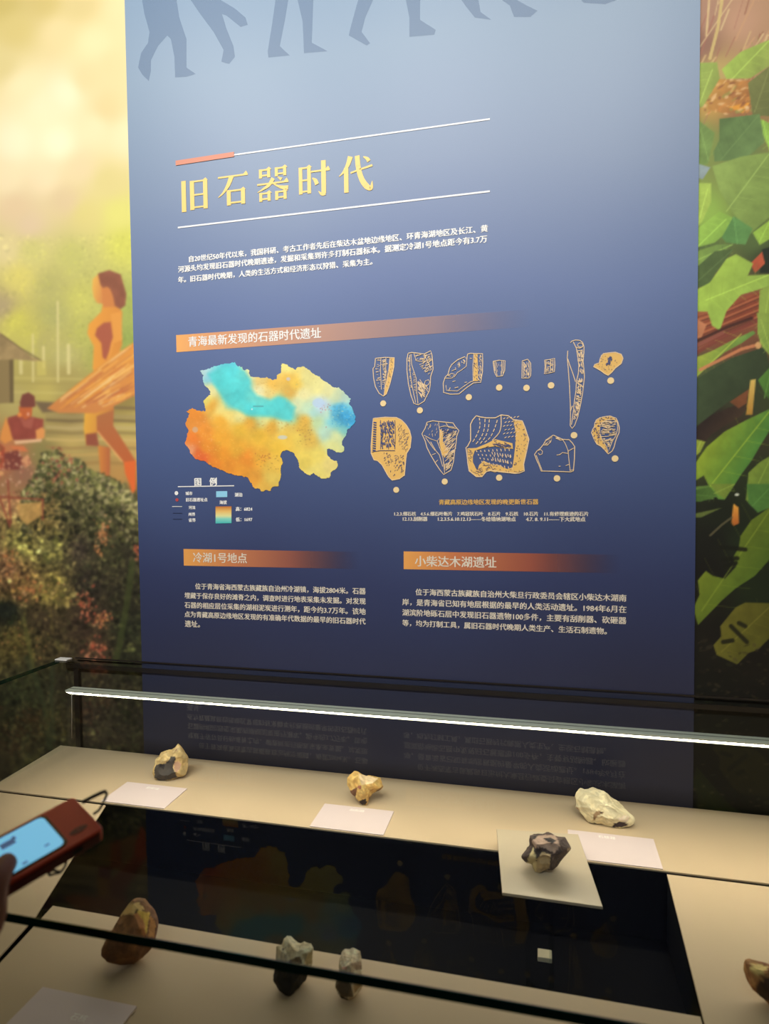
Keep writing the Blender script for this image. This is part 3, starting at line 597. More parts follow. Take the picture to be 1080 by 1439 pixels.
def banner(pts, stops, words, m):
    x0 = wp(*pts[0])[0]; x1 = wp(*pts[1])[0]
    quad('banner', pts, fade_mat('banner_print', None, x0, x1, stops), panel, 1); text_block('banner_text', words, m, panel, 2, .012)
banner([(247.5, 471), (748, 434.5), (748, 459), (248, 495)], [(0, (246, 176, 98), 1), (.12, (226, 160, 112), .95), (.45, (200, 154, 134), .85), (.75, (180, 150, 150), .6), (1, (150, 145, 170), 0)],
       [('青海最新发现的石器时代遗址', 265, 488.5, 451, 474.5)], m_white)
banner([(257.9, 771.4), (505, 775.5), (505, 799.6), (258.3, 794.8)], [(0, (240, 168, 86), 1), (.3, (206, 128, 84), 1), (.62, (158, 94, 78), .9), (.85, (110, 80, 84), .4), (1, (80, 70, 90), 0)],
       [('冷湖1号地点', 271.6, 790.5, 347, 791.8)], m_cream)
banner([(567, 774.8), (872, 779.6), (872, 805.5), (567, 799.8)], [(0, (240, 168, 86), 1), (.25, (206, 124, 78), 1), (.6, (166, 90, 70), .9), (.85, (110, 76, 78), .4), (1, (80, 70, 90), 0)],
       [('小柴达木湖遗址', 583, 796.3, 697, 798)], m_cream)
text_block('article_text', [
 ('位于青海省海西蒙古族藏族自治州冷湖镇，海拔2804米。石器', 274.5, 828.5, 513.6, 835),
 ('埋藏于保存良好的滩脊之内，调查时进行地表采集未发掘。对发现', 259.6, 841.5, 513.6, 849),
 ('石器的相应层位采集的湖相泥炭进行测年，距今约3.7万年。该地', 259.6, 855, 513.6, 863.5),
 ('点为青藏高原边缘地区发现的有准确年代数据的最早的旧石器时代', 259.6, 867.5, 513.6, 877.5),
 ('遗址。', 260, 881, 281, 882)], m_cream, panel, off=.018)
text_block('article_text', [
 ('位于海西蒙古族藏族自治州大柴旦行政委员会辖区小柴达木湖南', 583.8, 837.5, 879.4, 844.5),
 ('岸，是青海省已知有地层根据的最早的人类活动遗址。1984年6月在', 565.3, 851.5, 879.4, 860.5),
 ('湖滨阶地砾石层中发现旧石器遗物100多件，主要有刮削器、砍砸器', 565.3, 866.3, 879.4, 876),
 ('等，均为打制工具，属旧石器时代晚期人类生产、生活石制遗物。', 565.3, 880.3, 852, 891)], m_cream, panel, off=.018)
text_block('caption_text', [('青藏高原边缘地区发现的晚更新世石器', 616.7, 708.8, 756, 709.8)], m_gold2, panel, off=.024)
text_block('list_text', [
 ('1.2.3.细石核　4.5.6.细石叶断片　7.鸡冠状石叶　8.石片　9.石核　10.石片　11.有修理痕迹的石片', 554, 724, 826.3, 726.3),
 ('12.13.刮削器　　1.2.3.5.6.10.12.13——冬给错纳湖地点　　4.7. 8. 9.11——下大武地点', 566, 731.6, 822, 733.8)], m_cream, panel, off=.026)

# relief map of the province
def build_map():
    s = 3.724; O = lambda P: [(230+x/s, 440+y/s) for x, y in P]
    out = O([(187,300),(215,297),(280,272),(330,262),(370,255),(378,272),(410,282),(412,295),(447,297),(450,330),(490,335),(515,340),(540,335),(570,350),(590,345),(592,325),(612,312),(615,262),(640,268),(660,280),(690,298),(700,282),(730,278),(760,295),(785,320),(810,330),(830,350),(860,365),(885,388),(915,388),(940,410),(960,430),(978,450),(970,470),(985,500),(1003,540),(1000,570),(975,600),(960,610),(955,640),(935,665),(930,690),(945,700),(940,725),(910,730),(880,712),(850,710),(855,740),(875,765),(905,775),(912,800),(895,820),(875,830),(870,860),(830,868),(800,850),(780,835),(765,850),(735,835),(710,810),(700,770),(680,730),(645,717),(620,725),(610,750),(625,780),(610,810),(615,860),(600,880),(600,905),(565,908),(557,932),(535,925),(515,935),(495,915),(475,920),(455,885),(440,862),(410,850),(370,848),(330,835),(290,815),(250,800),(215,775),(170,765),(140,735),(125,700),(110,680),(120,650),(128,610),(112,580),(120,555),(135,525),(118,512),(150,497),(180,510),(220,512),(215,480),(205,460),(225,440),(245,425),(235,395),(215,380),(203,355),(205,325)])
    C1 = Canvas(250, 510, 500, 700); C1.eps = 12; CY = (84, 212, 212)
    pts = [(300,350,CY),(380,420,CY),(450,500,CY),(520,520,(90,214,206)),(600,480,(96,214,210)),(640,540,(120,218,205)),(230,330,(140,212,226)),(340,290,(90,205,220)),(280,330,(110,215,220)),(420,360,(110,215,210)),(340,460,(120,218,205)),(200,310,(190,225,225)),
     (440,320,(238,232,165)),(500,400,(244,238,180)),(480,440,(235,235,180)),(720,420,(240,232,165)),(700,470,(220,232,180)),(240,400,(238,230,160)),(290,490,(240,222,130)),(330,530,(240,215,120)),(400,540,(230,220,140)),(520,550,(225,220,140)),(620,570,(220,222,150)),(750,340,(232,222,140)),(800,380,(238,230,150)),(860,400,(228,225,160)),(900,430,(210,225,180)),(640,290,(238,225,130)),
     (640,330,(236,190,80)),(680,370,(238,200,80)),(560,370,(238,190,80)),(500,350,(235,205,120)),(540,400,(240,215,130)),(660,400,(225,180,80)),(220,450,(240,220,110)),(250,480,(240,180,70)),(400,600,(240,190,62)),(500,640,(240,190,62)),(600,700,(240,195,66)),(560,590,(226,172,62)),(440,570,(225,170,62)),(300,560,(240,176,58)),(300,650,(240,170,52)),(380,700,(240,176,56)),(640,600,(236,200,90)),(640,660,(240,200,80)),
     (160,530,(238,146,50)),(160,580,(236,150,60)),(200,620,(240,152,52)),(150,650,(240,132,50)),(220,700,(240,150,48)),(170,730,(236,112,50)),(200,755,(234,108,52)),(260,770,(238,140,46)),(300,740,(240,156,46)),(140,720,(238,160,110)),(330,800,(238,150,48)),(430,760,(240,150,48)),(400,820,(240,160,52)),(500,750,(238,176,60)),(560,800,(240,196,80)),(560,860,(238,205,95)),(520,900,(240,190,80)),(470,860,(238,165,60)),
     (740,560,(226,180,72)),(720,600,(222,180,72)),(760,660,(228,190,84)),(700,650,(232,202,88)),(740,760,(238,212,96)),(800,740,(236,215,105)),(800,820,(240,222,120)),(860,790,(240,220,130)),(880,690,(222,224,148)),(840,620,(190,226,200)),(790,560,(200,226,170)),(780,520,(176,220,208)),(740,490,(200,228,190)),(820,480,(194,216,232)),(860,520,(190,225,200)),(880,560,(130,208,216)),(920,500,(90,190,220)),(940,530,(50,160,215)),(970,560,(56,170,226)),(960,490,(120,205,220)),(940,450,(190,222,205)),(900,640,(215,226,165)),(930,600,(130,205,200))]
    C1.base([(230+x/s, 440+y/s, c) for x, y, c in pts], 5.0)
    C1.poly(O([(232,318),(330,272),(385,285),(425,300),(455,345),(450,385),(490,430),(560,455),(600,440),(640,450),(690,492),(665,560),(620,560),(560,540),(430,530),(365,495),(310,445),(262,372)]), CY, 6, .85, tex=.05)
    C1.poly(O([(865,490),(940,470),(1010,530),(990,600),(920,590),(870,540)]), (70,172,218), 7, .6, tex=.25, cell=5)
    n1 = vnoise(C1.h, C1.w, 14, 4, 4); C1.c *= (1+.16*(n1-.5))[..., None]
    g = np.random.default_rng(8)
    for (x0, x1, y0, y1, n, c) in ((380, 700, 550, 620, 60, (196, 140, 52)), (700, 790, 540, 690, 60, (186, 140, 60)), (480, 600, 740, 830, 35, (150, 100, 50)), (130, 300, 540, 780, 60, (250, 190, 140)), (480, 700, 360, 420, 40, (200, 160, 70)), (800, 880, 480, 520, 14, (200, 90, 90)), (700, 780, 610, 680, 14, (120, 70, 60)), (880, 1000, 470, 600, 70, (30, 140, 200)), (880, 990, 480, 590, 30, (220, 235, 190)), (500, 560, 735, 785, 14, (150, 50, 50)), (200, 620, 620, 800, 120, (250, 206, 90)), (600, 900, 300, 480, 50, (206, 196, 120))):
        for _ in range(n): C1.blob(230+g.uniform(x0, x1)/s, 440+g.uniform(y0, y1)/s, g.uniform(.6, 2.0), g.uniform(.5, 1.1), g.uniform(-.3, .8), c, .5)
    C1.blob(230+622/s, 440+650/s, 7, 3, 0, (206, 212, 206), .8); C1.blob(230+810/s, 440+470/s, 8, 6, 0, (190, 215, 238), .8); C1.blob(230+165/s, 440+610/s, 4, 4, 0, (214, 180, 150), .7); C1.blob(230+652/s, 440+345/s, 3, 2.6, 0, (206, 200, 200), .8)
    C1.blob(230+462/s, 440+503/s, 1.3, 1.3, 0, (250, 250, 250), 1)
    C1.stroke(O([(470, 488), (520, 488)]), 1.3, (70, 120, 130), .6)
    for x, y in ((862, 478), (858, 490), (870, 484), (820, 500), (830, 505), (740, 645), (700, 615), (518, 745), (512, 757), (526, 770), (480, 735), (850, 597)): C1.blob(230+x/s, 440+y/s, .9, .9, 0, (176, 60, 60), .9)
    # roughen the border
    P = []; r = random.Random(3)
    for i in range(len(out)):
        a_, b_ = np.array(out[i]), np.array(out[(i+1) % len(out)]); n = max(2, int(np.hypot(*(b_-a_))/1.6))
        for k in range(n): P.append(tuple(a_+(b_-a_)*k/n+np.array([r.uniform(-.75, .75), r.uniform(-.75, .75)])))
    msk = C1.mask(P, 0.5)[0]; box_ = C1.mask(P, 0.5)[1]
    x0, x1, y0, y1 = box_; full = np.zeros((C1.h, C1.w)); full[y0:y1, x0:x1] = msk
    H2, W2 = C1.h*2, C1.w*2       # half-pixel cells
    yy, xx = np.mgrid[0:H2, 0:W2]; U_ = xx/2+C1.u0; V_ = yy/2+C1.v0
    fx = xx/2; fy = yy/2; xi = np.minimum(fx.astype(int), C1.w-2); yi = np.minimum(fy.astype(int), C1.h-2); tx = fx-xi; ty = fy-yi
    mm = (full[yi, xi]*(1-tx)+full[yi, xi+1]*tx)*(1-ty)+(full[yi+1, xi]*(1-tx)+full[yi+1, xi+1]*tx)*ty
    keep = mm[:-1, :-1] > .5
    ii, jj = np.nonzero(keep); i = ii*W2+jj; q = np.stack([i+W2, i+W2+1, i+1, i], -1)
    used, inv = np.unique(q, return_inverse=True); q = inv.reshape(q.shape).astype(np.int32)
    uu = U_.ravel()[used]; vv = V_.ravel()[used]
    R3 = M.T @ np.stack([(uu-540)/F, (vv-719.5)/F, np.ones(len(uu))]); k = (PY/S)/R3[1]
    co = np.stack([R3[0]*k*S, np.full(len(uu), lay(2)), R3[2]*k*S+CAMZ], -1)
    paint = np.clip(lin(np.clip(C1.sample(uu, vv), 0, 252))/0.98, 0, .95)
    me = bpy.data.meshes.new('relief_map'); me.vertices.add(len(co)); me.vertices.foreach_set('co', co.astype(np.float32).ravel())
    me.loops.add(q.size); me.loops.foreach_set('vertex_index', q.ravel()); me.polygons.add(len(q))
    me.polygons.foreach_set('loop_start', np.arange(0, q.size, 4, dtype=np.int32)); me.polygons.foreach_set('loop_total', np.full(len(q), 4, np.int32)); me.update(calc_edges=True)
    at = me.color_attributes.new('paint', 'FLOAT_COLOR', 'POINT'); at.data.foreach_set('color', np.concatenate([paint, np.ones((len(co), 1))], 1).astype(np.float32).ravel())
    me.materials.append(vcol_mat('map_print', .5)); o = link('relief_map', me, panel); o['label'] = 'coloured relief map of a province, orange and turquoise'
build_map()
# map key
for row in [('图　例', 273.8, 682.8, 304.5, 682.5), ('城市', 261, 696, 270.5, 696), ('旧石器遗址点', 261.7, 704.8, 291.5, 705), ('河流', 265.4, 715.6, 274.5, 715.7), ('州界', 265, 725.3, 274.3, 725.3), ('省界', 265.2, 733.5, 275, 733.7),
  ('湖泊', 330, 698, 340.3, 698.2), ('海拔', 308.7, 708.6, 318.8, 708.8), ('高：6824', 331.5, 718, 354.5, 718.5), ('低：1697', 331.5, 732.7, 354.5, 733.2)]: text_block('map_key_text', [row], m_white, panel, off=.03)
m_red = mat('red_ink', (190, 74, 74), .5); m_blue = mat('sky_ink', (150, 214, 240), .5); m_dk = mat('dark_ink', (32, 36, 60), .5)
p = Print(); p.line([(250, 683.9), (329, 682.6)], 1.3); p.disc(248, 693, 2.9); p.disc(248.8, 702.4, 2.4, mi=1); p.line([(242, 711.8), (256, 711.8)], .8)
p.line([(243, 721), (256, 721)], .5, mi=3); p.line([(243, 729.5), (256, 729.5)], .5, mi=3); p.fill([(303.8, 690.3), (319.4, 690.1), (319.4, 698.5), (303.8, 698.7)], mi=2)
p.obj('map_key_symbols', [m_white, m_red, m_blue, m_dk], panel)
def ramp_mat():
    m = mat('elevation_ramp', rough=.5); nt = m.node_tree; g = nt.nodes.new('ShaderNodeNewGeometry'); s_ = nt.nodes.new('ShaderNodeSeparateXYZ'); r_ = nt.nodes.new('ShaderNodeMapRange'); cr = nt.nodes.new('ShaderNodeValToRGB')
    r_.inputs['From Min'].default_value = wp(303, 735.5)[2]; r_.inputs['From Max'].default_value = wp(303, 711.7)[2]
    nt.links.new(g.outputs['Position'], s_.inputs[0]); nt.links.new(s_.outputs[2], r_.inputs['Value']); nt.links.new(r_.outputs[0], cr.inputs['Fac'])
    st = [(0, (70, 190, 190)), (.28, (140, 222, 200)), (.45, (236, 232, 160)), (.7, (244, 200, 110)), (1, (206, 120, 50))]; e_ = cr.color_ramp.elements
    while len(e_) < len(st): e_.new(.5)
    for e, (q, c) in zip(e_, st): e.position = q
    for e, (q, c) in zip(e_, st): e.color = (*lin(c), 1)
    nt.links.new(cr.outputs['Color'], nt.nodes['Principled BSDF'].inputs['Base Color']); return m
p = Print(); p.fill([(303, 711.7), (325.3, 711.5), (325.3, 735.2), (303, 735.6)]); p.obj('elevation_scale', [ramp_mat()], panel)

# ---- thirteen stone tool drawings
m_line = mat('tool_line_ink', (240, 208, 162), .5); m_fill = mat('tool_fill_ink', (238, 190, 104), .5); m_dot = mat('dot_ink', (246, 216, 158), .5); m_nav = mat('navy_hatch_ink', (72, 80, 122), .5)
K1 = lambda P: [(500+x/4.909, 460+y/4.909) for x, y in P]
K2 = lambda P: [(690+x/5.4, 460+y/5.4) for x, y in P]
hr = random.Random(12)
def inside(P, x, y):
    c = False
    for i in range(len(P)):
        (ax, ay), (bx, by) = P[i], P[i-1]
        if (ay > y) != (by > y) and x < ax+(y-ay)/(by-ay)*(bx-ax): c = not c
    return c
def hatch(p, K, P, n, ln, ang, wd=.5, mi=0, k=3, jit=.25):
    xs = [q[0] for q in P]; ys = [q[1] for q in P]; t = 0
    while n > 0 and t < 20000:
        t += 1; x = hr.uniform(min(xs), max(xs)); y = hr.uniform(min(ys), max(ys)); a = math.radians(ang)+hr.uniform(-jit, jit); l = ln*hr.uniform(.5, 1)
        q = (x+l*math.cos(a), y+l*math.sin(a))
        if inside(P, x, y) and inside(P, *q): p.line(K([(x, y), q]), wd, k, mi); n -= 1
def tool(K, outline, lines=(), fills=(), hats=(), dot=None, ow=1.0):
    p = Print()
    for f in fills: p.fill(K(f), 2, 1)
    p.line(K(outline), ow, 3, 0, True)
    for l in lines: p.line(K(l), .75, 3, 0)
    for h in hats: hatch(p, K, *h)
    if dot: d = K([dot])[0]; p.disc(d[0], d[1], 3.9, 3, 2)
    p.obj('stone_tool_drawing', [m_line, m_fill, m_dot, m_nav], panel)
o1 = [(135,215),(200,208),(265,210),(262,270),(252,320),(240,370),(225,420),(210,460),(190,475),(160,455),(135,410),(122,350),(118,285),(130,272)]
f1 = [(232,212),(264,212),(260,270),(240,365),(208,458),(190,472),(200,410),(215,340),(226,280)]
tool(K1, o1, [[(172,215),(170,300),(176,430)],[(207,212),(206,300),(196,470)],[(235,215),(226,300),(206,420)]], [f1], [([(128,220),(170,220),(170,430),(140,400)],26,14,0,.55),([(175,215),(228,215),(215,350),(190,455),(178,430)],46,18,10,.6),(f1,16,14,60,.45,3,4)], (188,525))
o2 = [(360,180),(385,174),(420,178),(470,185),(515,163),(524,190),(528,230),(532,290),(515,340),(512,400),(505,440),(470,510),(430,535),(400,525),(380,470),(362,390),(352,300),(352,220)]
tool(K1, o2, [[(380,185),(385,260),(415,350),(420,450),(428,528)],[(372,190),(372,290),(386,400),(412,520)],[(400,180),(415,230),(470,240),(520,220)],[(470,400),(478,370),(500,362),(510,380),(495,400),(478,400)],[(425,380),(450,430),(475,480)],[(440,360),(500,450)],[(470,185),(490,230),(520,290)]], [], [([(395,185),(525,180),(528,290),(500,340),(420,260)],60,26,-30,.6),([(425,370),(505,400),(495,450),(440,525),(425,450)],44,40,50,.7),([(356,200),(372,200),(392,420),(375,430)],22,14,10,.6),([(384,260),(412,340),(424,500),(400,440)],26,12,0,.55)], (441,573))
o3 = [(770,185),(790,180),(873,183),(874,240),(872,310),(860,380),(810,384),(765,415),(710,460),(650,462),(605,450),(602,385),(615,345),(635,325),(645,285),(660,258),(700,225),(750,203),(763,222)]
f3 = [(815,186),(838,186),(842,370),(810,372),(812,280)]
tool(K1, o3, [[(768,190),(764,235),(760,270),(735,290),(700,312),(676,345)],[(612,350),(640,352),(665,350),(680,325),(660,318),(640,330)],[(620,400),(625,435),(700,440),(740,410),(790,376),(812,370)],[(812,186),(806,280),(808,370)],[(630,330),(655,340)],[(660,300),(690,290)],[(785,213),(800,216)],[(640,440),(650,415)],[(665,375),(685,370)],[(680,418),(705,412)],[(750,382),(765,378)]], [f3], [([(842,190),(870,190),(866,372),(842,372)],34,18,70,.6),([(812,190),(842,190),(840,365),(812,365)],20,14,60,.5,3,4),([(665,260),(750,215),(755,260),(680,300)],14,22,70,.6)], (778,482))
tool(K1, [(945,235),(985,228),(1028,230),(1025,300),(1010,335),(970,340),(955,310)], [[(962,236),(966,300),(974,335)],[(1005,232),(1006,300),(1000,335)],[(1016,232),(1014,320)],[(952,236),(958,300)]], [], [([(960,240),(1004,240),(1000,330),(970,330)],8,22,85,.4)], (987,416), .9)
tool(K2, [(235,255),(255,250),(275,243),(298,270),(300,330),(298,370),(285,385),(232,387),(234,320)], [[(245,262),(246,320),(244,380)],[(285,262),(288,320),(284,378)],[(250,380),(270,378)]], [], [([(246,265),(286,265),(286,375),(246,375)],26,24,75,.6)], (267,460), .9)
tool(K2, [(405,250),(440,246),(480,236),(482,290),(478,338),(440,346),(403,354),(408,300)], [[(415,255),(414,345)],[(450,245),(448,340)],[(468,245),(466,335)]], [], [([(412,256),(474,248),(472,335),(412,344)],34,18,0,.6)], (453,441), .9)
p = Print()
for l in ([(600,118),(612,104),(640,97),(672,100),(692,115),(703,150),(702,190),(696,260),(704,340),(706,380),(698,450),(692,500),(678,580),(655,680),(632,745),(612,768),(598,745),(600,690),(600,640),(598,560),(592,430),(582,300),(576,230),(580,178)], [(622,112),(645,160),(655,220),(664,290),(660,350),(645,410),(642,480),(630,560),(622,640),(608,740)], [(580,240),(596,290),(618,350),(638,412)], [(640,150),(668,160),(690,150),(698,130)], [(650,180),(690,175)], [(600,640),(612,600),(622,600)], [(690,170),(682,230)]): p.line(K2(l), .9, 3)
p.line(K2([(675+20*math.cos(t), 136+16*math.sin(t)) for t in np.linspace(0, 6, 12)]), .8, 3, 0, True)
hatch(p, K2, [(648,170),(698,170),(700,360),(664,360)], 40, 26, 85, .8); hatch(p, K2, [(650,370),(704,380),(694,480),(660,660),(616,740),(632,600),(646,470)], 90, 26, 60, .85, 0, 3, .9)
d = K2([(627, 819)])[0]; p.disc(d[0], d[1], 3.9, 3, 2); p.obj('stone_tool_drawing', [m_line, m_fill, m_dot], panel)
o8 = [(825,240),(835,215),(850,200),(895,194),(940,190),(985,205),(998,235),(985,275),(940,310),(910,345),(885,365),(860,352),(830,330),(800,312),(775,300),(785,282),(818,270)]
tool(K2, o8, [], [o8], [([(892,220),(918,225),(905,270),(890,300),(868,290)],26,18,110,1.1,3,4),([(835,215),(980,220),(940,300),(880,350),(800,300)],40,10,40,.4,3,4,1.5)], (905,405))
o9 = [(120,628),(200,620),(280,622),(315,640),(345,670),(370,710),(382,760),(375,830),(350,870),(345,910),(335,1020),(300,1045),(250,1055),(225,1030),(180,950),(150,920),(125,915),(105,870),(104,820),(110,740)]
hats9 = [([(165,645),(265,640),(272,830),(175,840)],120,22,82,1.15,3,4,.35),([(285,640),(370,730),(365,820),(340,870),(290,800)],60,18,-50,.35,3,4,.5),([(180,860),(340,880),(330,1000),(250,1030),(200,960)],70,16,-50,.5,3,4,.6)]
p = Print(); p.fill(K1(o9), 2, 1); p.line(K1(o9), .9, 3, 0, True)
for i in range(13): y = 655+i*16; p.line(K1([(122-i*.6, y), (142-i*.4, y+4)]), 1.7, 4, 3)
for x in (170, 268, 225): p.line(K1([(x, 640), (x+4, 740), (x, 840)]), .7, 4, 3)
p.line(K1([(110, 860), (170, 850), (270, 850)]), .6, 4, 3)
for h in hats9: hatch(p, K1, *h)
d = K1([(278, 1121)])[0]; p.disc(d[0], d[1], 3.9, 3, 2); p.obj('stone_tool_drawing', [m_line, m_fill, m_dot, m_nav], panel)
o10 = [(490,655),(530,645),(570,650),(620,655),(670,660),(685,685),(710,712),(695,750),(690,800),(680,860),(672,930),(655,985),(605,1015),(580,985),(550,940),(515,880),(490,830),(478,785),(455,735),(478,695)]
tool(K1, o10, [[(570,655),(575,700),(590,745),(560,785),(515,770),(470,745)],[(560,785),(585,850),(600,900),(612,1005)],[(575,690),(610,680),(680,690)],[(600,720),(650,735),(690,740)],[(515,790),(550,850),(575,880),(598,960)],[(590,700),(585,760),(575,800)],[(525,880),(550,870)],[(545,935),(565,915)],[(480,760),(545,850)],[(620,660),(640,690),(690,700)],[(605,930),(615,980)]], [[(576,700),(600,720),(600,790),(640,850),(612,900),(596,880),(575,800)]], [([(585,690),(700,700),(688,860),(660,970),(615,990),(600,880)],120,40,-38,.65),([(490,660),(565,655),(560,770),(480,735)],14,18,100,.5),([(590,700),(680,705),(670,740),(600,740)],30,26,10,.5,3,4)], (612,1064))
T11 = [(669,584.3),(675,586),(683.3,587.3),(695.6,587.3),(703.7,583.2),(713.9,584.3),(720.6,589.6),(733.5,591.5),(737,600),(742.8,617.4),(740,632),(735.4,652.6),(736.3,661.9),(730,664.5),(723.3,665.2),(701,662.8),(690,661),(683,662.7),(677,669.8),(669,669.8),(658.9,661.7),(657,650),(655.8,637.2),(654.5,629),(656.9,627),(661,618.9),(661,608),(660.9,596.5),(664,590)]
I = lambda P: P
f11a = K2([(168,705),(235,712),(250,760),(270,810),(284,850),(270,930),(248,1040),(250,1085),(180,1106),(60,1093),(-10,1072),(-10,1035),(60,1045),(120,1075),(160,1065),(170,1000),(182,900),(185,800)])
f11b = K1([(768,835),(830,832),(905,800),(960,772),(1079,800),(1082,838),(1040,836),(960,820),(880,832),(820,850),(806,890),(806,930),(836,990),(850,950),(880,920),(940,950),(1000,985),(960,1000),(900,985),(872,1030),(830,1030),(782,990),(772,900)])
p = Print(); p.fill(f11a, 2, 1); p.fill(f11b, 2.4, 1); p.line(T11, 1.2, 3, 0, True)
arcs = [[(850,625),(855,680),(835,740),(800,800)],[(890,632),(885,700),(862,760),(820,815)],[(920,635),(912,700),(890,760),(850,810)],[(975,640),(955,700),(925,760),(880,800)],[(1000,608),(1000,680),(985,730),(940,780)],[(800,680),(820,700),(800,740)],[(795,730),(812,745)]]
for a_ in arcs[:5]:
    c = catmull(a_, 6)
    for i in range(0, len(c)-2, 3): p.line(K1([tuple(c[i]), tuple(c[i+2])]), 1.0, 3)
p.line(K1([tuple(q) for q in catmull(arcs[4], 6)]), 1.0, 3)
for r_ in range(6):
    for i in range(6): x = 1015+i*24+(r_ % 2)*10; y = 625+r_*26-i*3; p.line(K1([(x, y+8), (x+13, y)]), .9, 3) if x < 1115 else None
for j in range(9):
    c = catmull([(830+j*28, 850-j*2), (850+j*27, 890+j*3), (870+j*26, 930+j*6)], 5)
    for i in range(0, len(c)-1, 3): p.line(K1([tuple(c[i]), tuple(c[min(i+1, len(c)-1)]+np.array([1, 3]))]), 1.0, 3)
for j in range(8): p.line(K2([(5+j*20, 945+j*3), (10+j*20, 965+j*3)]), .9, 3); p.line(K2([(10+j*19, 985+j*4), (16+j*19, 1010+j*4)]), .9, 3) if j < 7 else None
hatch(p, I, f11a, 60, 2.4, 60, .45, 3, 4, 1.5); hatch(p, I, f11b, 40, 6, 20, .5, 3, 4, .8); hatch(p, K1, [(900,800),(1070,805),(1075,835),(960,822)], 26, 26, 35, .8, 3, 4)
d = K1([(987, 1037)])[0]; p.disc(d[0], d[1], 3.9, 3, 2); p.obj('stone_tool_drawing', [m_line, m_fill, m_dot, m_nav], panel)
o12 = [(470,818),(500,832),(540,850),(590,853),(612,875),(632,905),(630,1000),(622,1090),(600,1097),(500,1093),(378,1090),(360,1040),(345,1010),(328,965),(345,940),(370,920),(395,890),(415,855),(445,835)]
tool(K2, o12, [[(540,850),(562,885),(582,935),(588,1000),(598,1090)],[(582,940),(632,912)],[(495,970),(520,965),(540,950),(585,958)],[(415,860),(462,835),(450,870),(425,895),(395,893)],[(500,835),(520,856),(545,855)],[(358,935),(372,926),(388,940),(386,960),(368,968),(356,955)],[(340,970),(385,1085)],[(512,1055),(525,1053)],[(565,1050),(588,1040)],[(600,1085),(628,1080)]], [], [([(400,892),(455,842),(458,868),(425,893)],14,18,-50,.5),([(475,828),(545,852),(530,858),(490,845)],12,14,20,.7)], (498,1146))
o13 = [(800,700),(825,686),(850,680),(900,673),(945,690),(958,715),(970,760),(968,800),(952,835),(940,870),(930,910),(915,940),(885,960),(872,945),(860,930),(835,905),(800,885),(785,860),(776,840),(760,800),(770,772),(782,755),(785,725)]
f13 = [(800,700),(850,680),(900,674),(945,690),(955,715),(930,700),(880,702),(845,718),(822,745),(822,800),(835,850),(860,890),(882,940),(885,958),(860,930),(835,905),(800,885),(778,845),(760,800),(782,755),(785,725)]
tool(K2, o13, [[(822,745),(845,718),(880,702),(930,700),(955,720),(958,770),(945,820),(915,870),(900,910),(887,945),(870,900),(838,850),(822,800),(822,745)],[(820,830),(880,828),(940,815)],[(820,750),(870,752),(890,748)],[(860,775),(880,785),(910,775)]], [f13], [([(830,710),(950,715),(950,810),(900,830),(828,810)],70,30,0,.7),([(840,845),(930,840),(890,930)],30,24,-10,.7),(f13,50,12,60,.8,3,4,1.2)], (938,996))

# ------------------------------------------------------------------ display case
T, G = 0.473, 0.3095
tz = CAMZ-T*S; gz = CAMZ-G*S
m_board = mat('deck_board_laminate', (204, 182, 150), 0.6, bump=.05, bscale=900, var=.03, vscale=9)
m_black = mat('recess_black', (3, 3, 3), 0.8, spec=.1); m_plinth = mat('plinth_lacquer', (52, 48, 45), 0.5)
m_glass = glass_mat('pane_glass'); m_edge = mat('glass_edge_green', (20, 66, 54), 0.15, coat=.3); m_alu = mat('brushed_aluminium', (216, 220, 206), 0.4, metal=.2)
m_led = mat('led_diffuser', (250, 248, 240), .5, emit=(255, 240, 214), estr=LED)
CL, CR, CF = -0.850*S, 1.05*S, 0.379*S
case = thing('display_case', ((CL+CR)/2, (CF+S)/2, 0), 'low glass topped display case with beige deck and black recess below the blue panel', 'display case')
boxobj('plinth', (CL-0.01, CF-0.01, 0), (CR+0.01, S-0.012, tz-0.13), m_plinth, case)
boxobj('recess_tray', (CL, CF, tz-0.13), (CR, S-0.012, tz-0.12), m_black, case)
boxobj('case_skirt', (CL-0.01, CF-0.01, tz-0.13), (CR+0.01, CF-0.0005, tz-0.002), m_plinth, case)
boxobj('case_skirt', (CL-0.01, CF, tz-0.13), (CL-0.0005, S-0.012, tz-0.002), m_plinth, case)
th = 0.003
def u2(x, y): return (x*S, y*S)
def deck(poly, dz=0.0): return prism('deck_board', [u2(*q) for q in poly], tz-th+dz, tz+dz, m_board, case, .0007)
YR, YG = 0.8235, 0.8195
deck([(-0.850, YR), (CR/S, YR), (CR/S, 0.9945), (-0.862, 0.9945)])['label'] = 'beige rear deck board along the wall'
boxobj('recess_wall', (CL, YR*S-.001, tz-.12), (CR, YR*S+.008, tz-th-.0004), m_black, case)
deck([(-0.850, CF/S), (-0.510, CF/S), (-0.546, 0.584), (-0.634, YG), (-0.850, YG)], -.002)
deck([(0.140, CF/S), (CR/S, CF/S), (CR/S, YG), (0.149, YG), (0.140, 0.60)], -.002)
deck([(-0.507, CF/S), (0.138, CF/S), (0.138, 0.602), (-0.5405, 0.604)], -.002)
boxobj('recess_wall', (-0.55*S, 0.598*S, tz-.12), (.139*S, 0.6005*S, tz-th-.0026), m_black, case)
boxobj('recess_wall', (.1495*S, .60*S, tz-.12), (.155*S, YG*S, tz-th-.0026), m_black, case)
pt = 0.0088
boxobj('top_pane', (CL, CF+.0012, gz-pt), (CR, S-.009, gz), m_glass, case)
boxobj('top_pane_edge', (CL, CF, gz-pt), (CR, CF+.0010, gz), m_edge, case)['label'] = 'dark green polished front edge of the top glass'
boxobj('top_pane_edge', (CL-.0012, CF, gz-pt), (CL-.0002, S-.02, gz), m_edge, case)
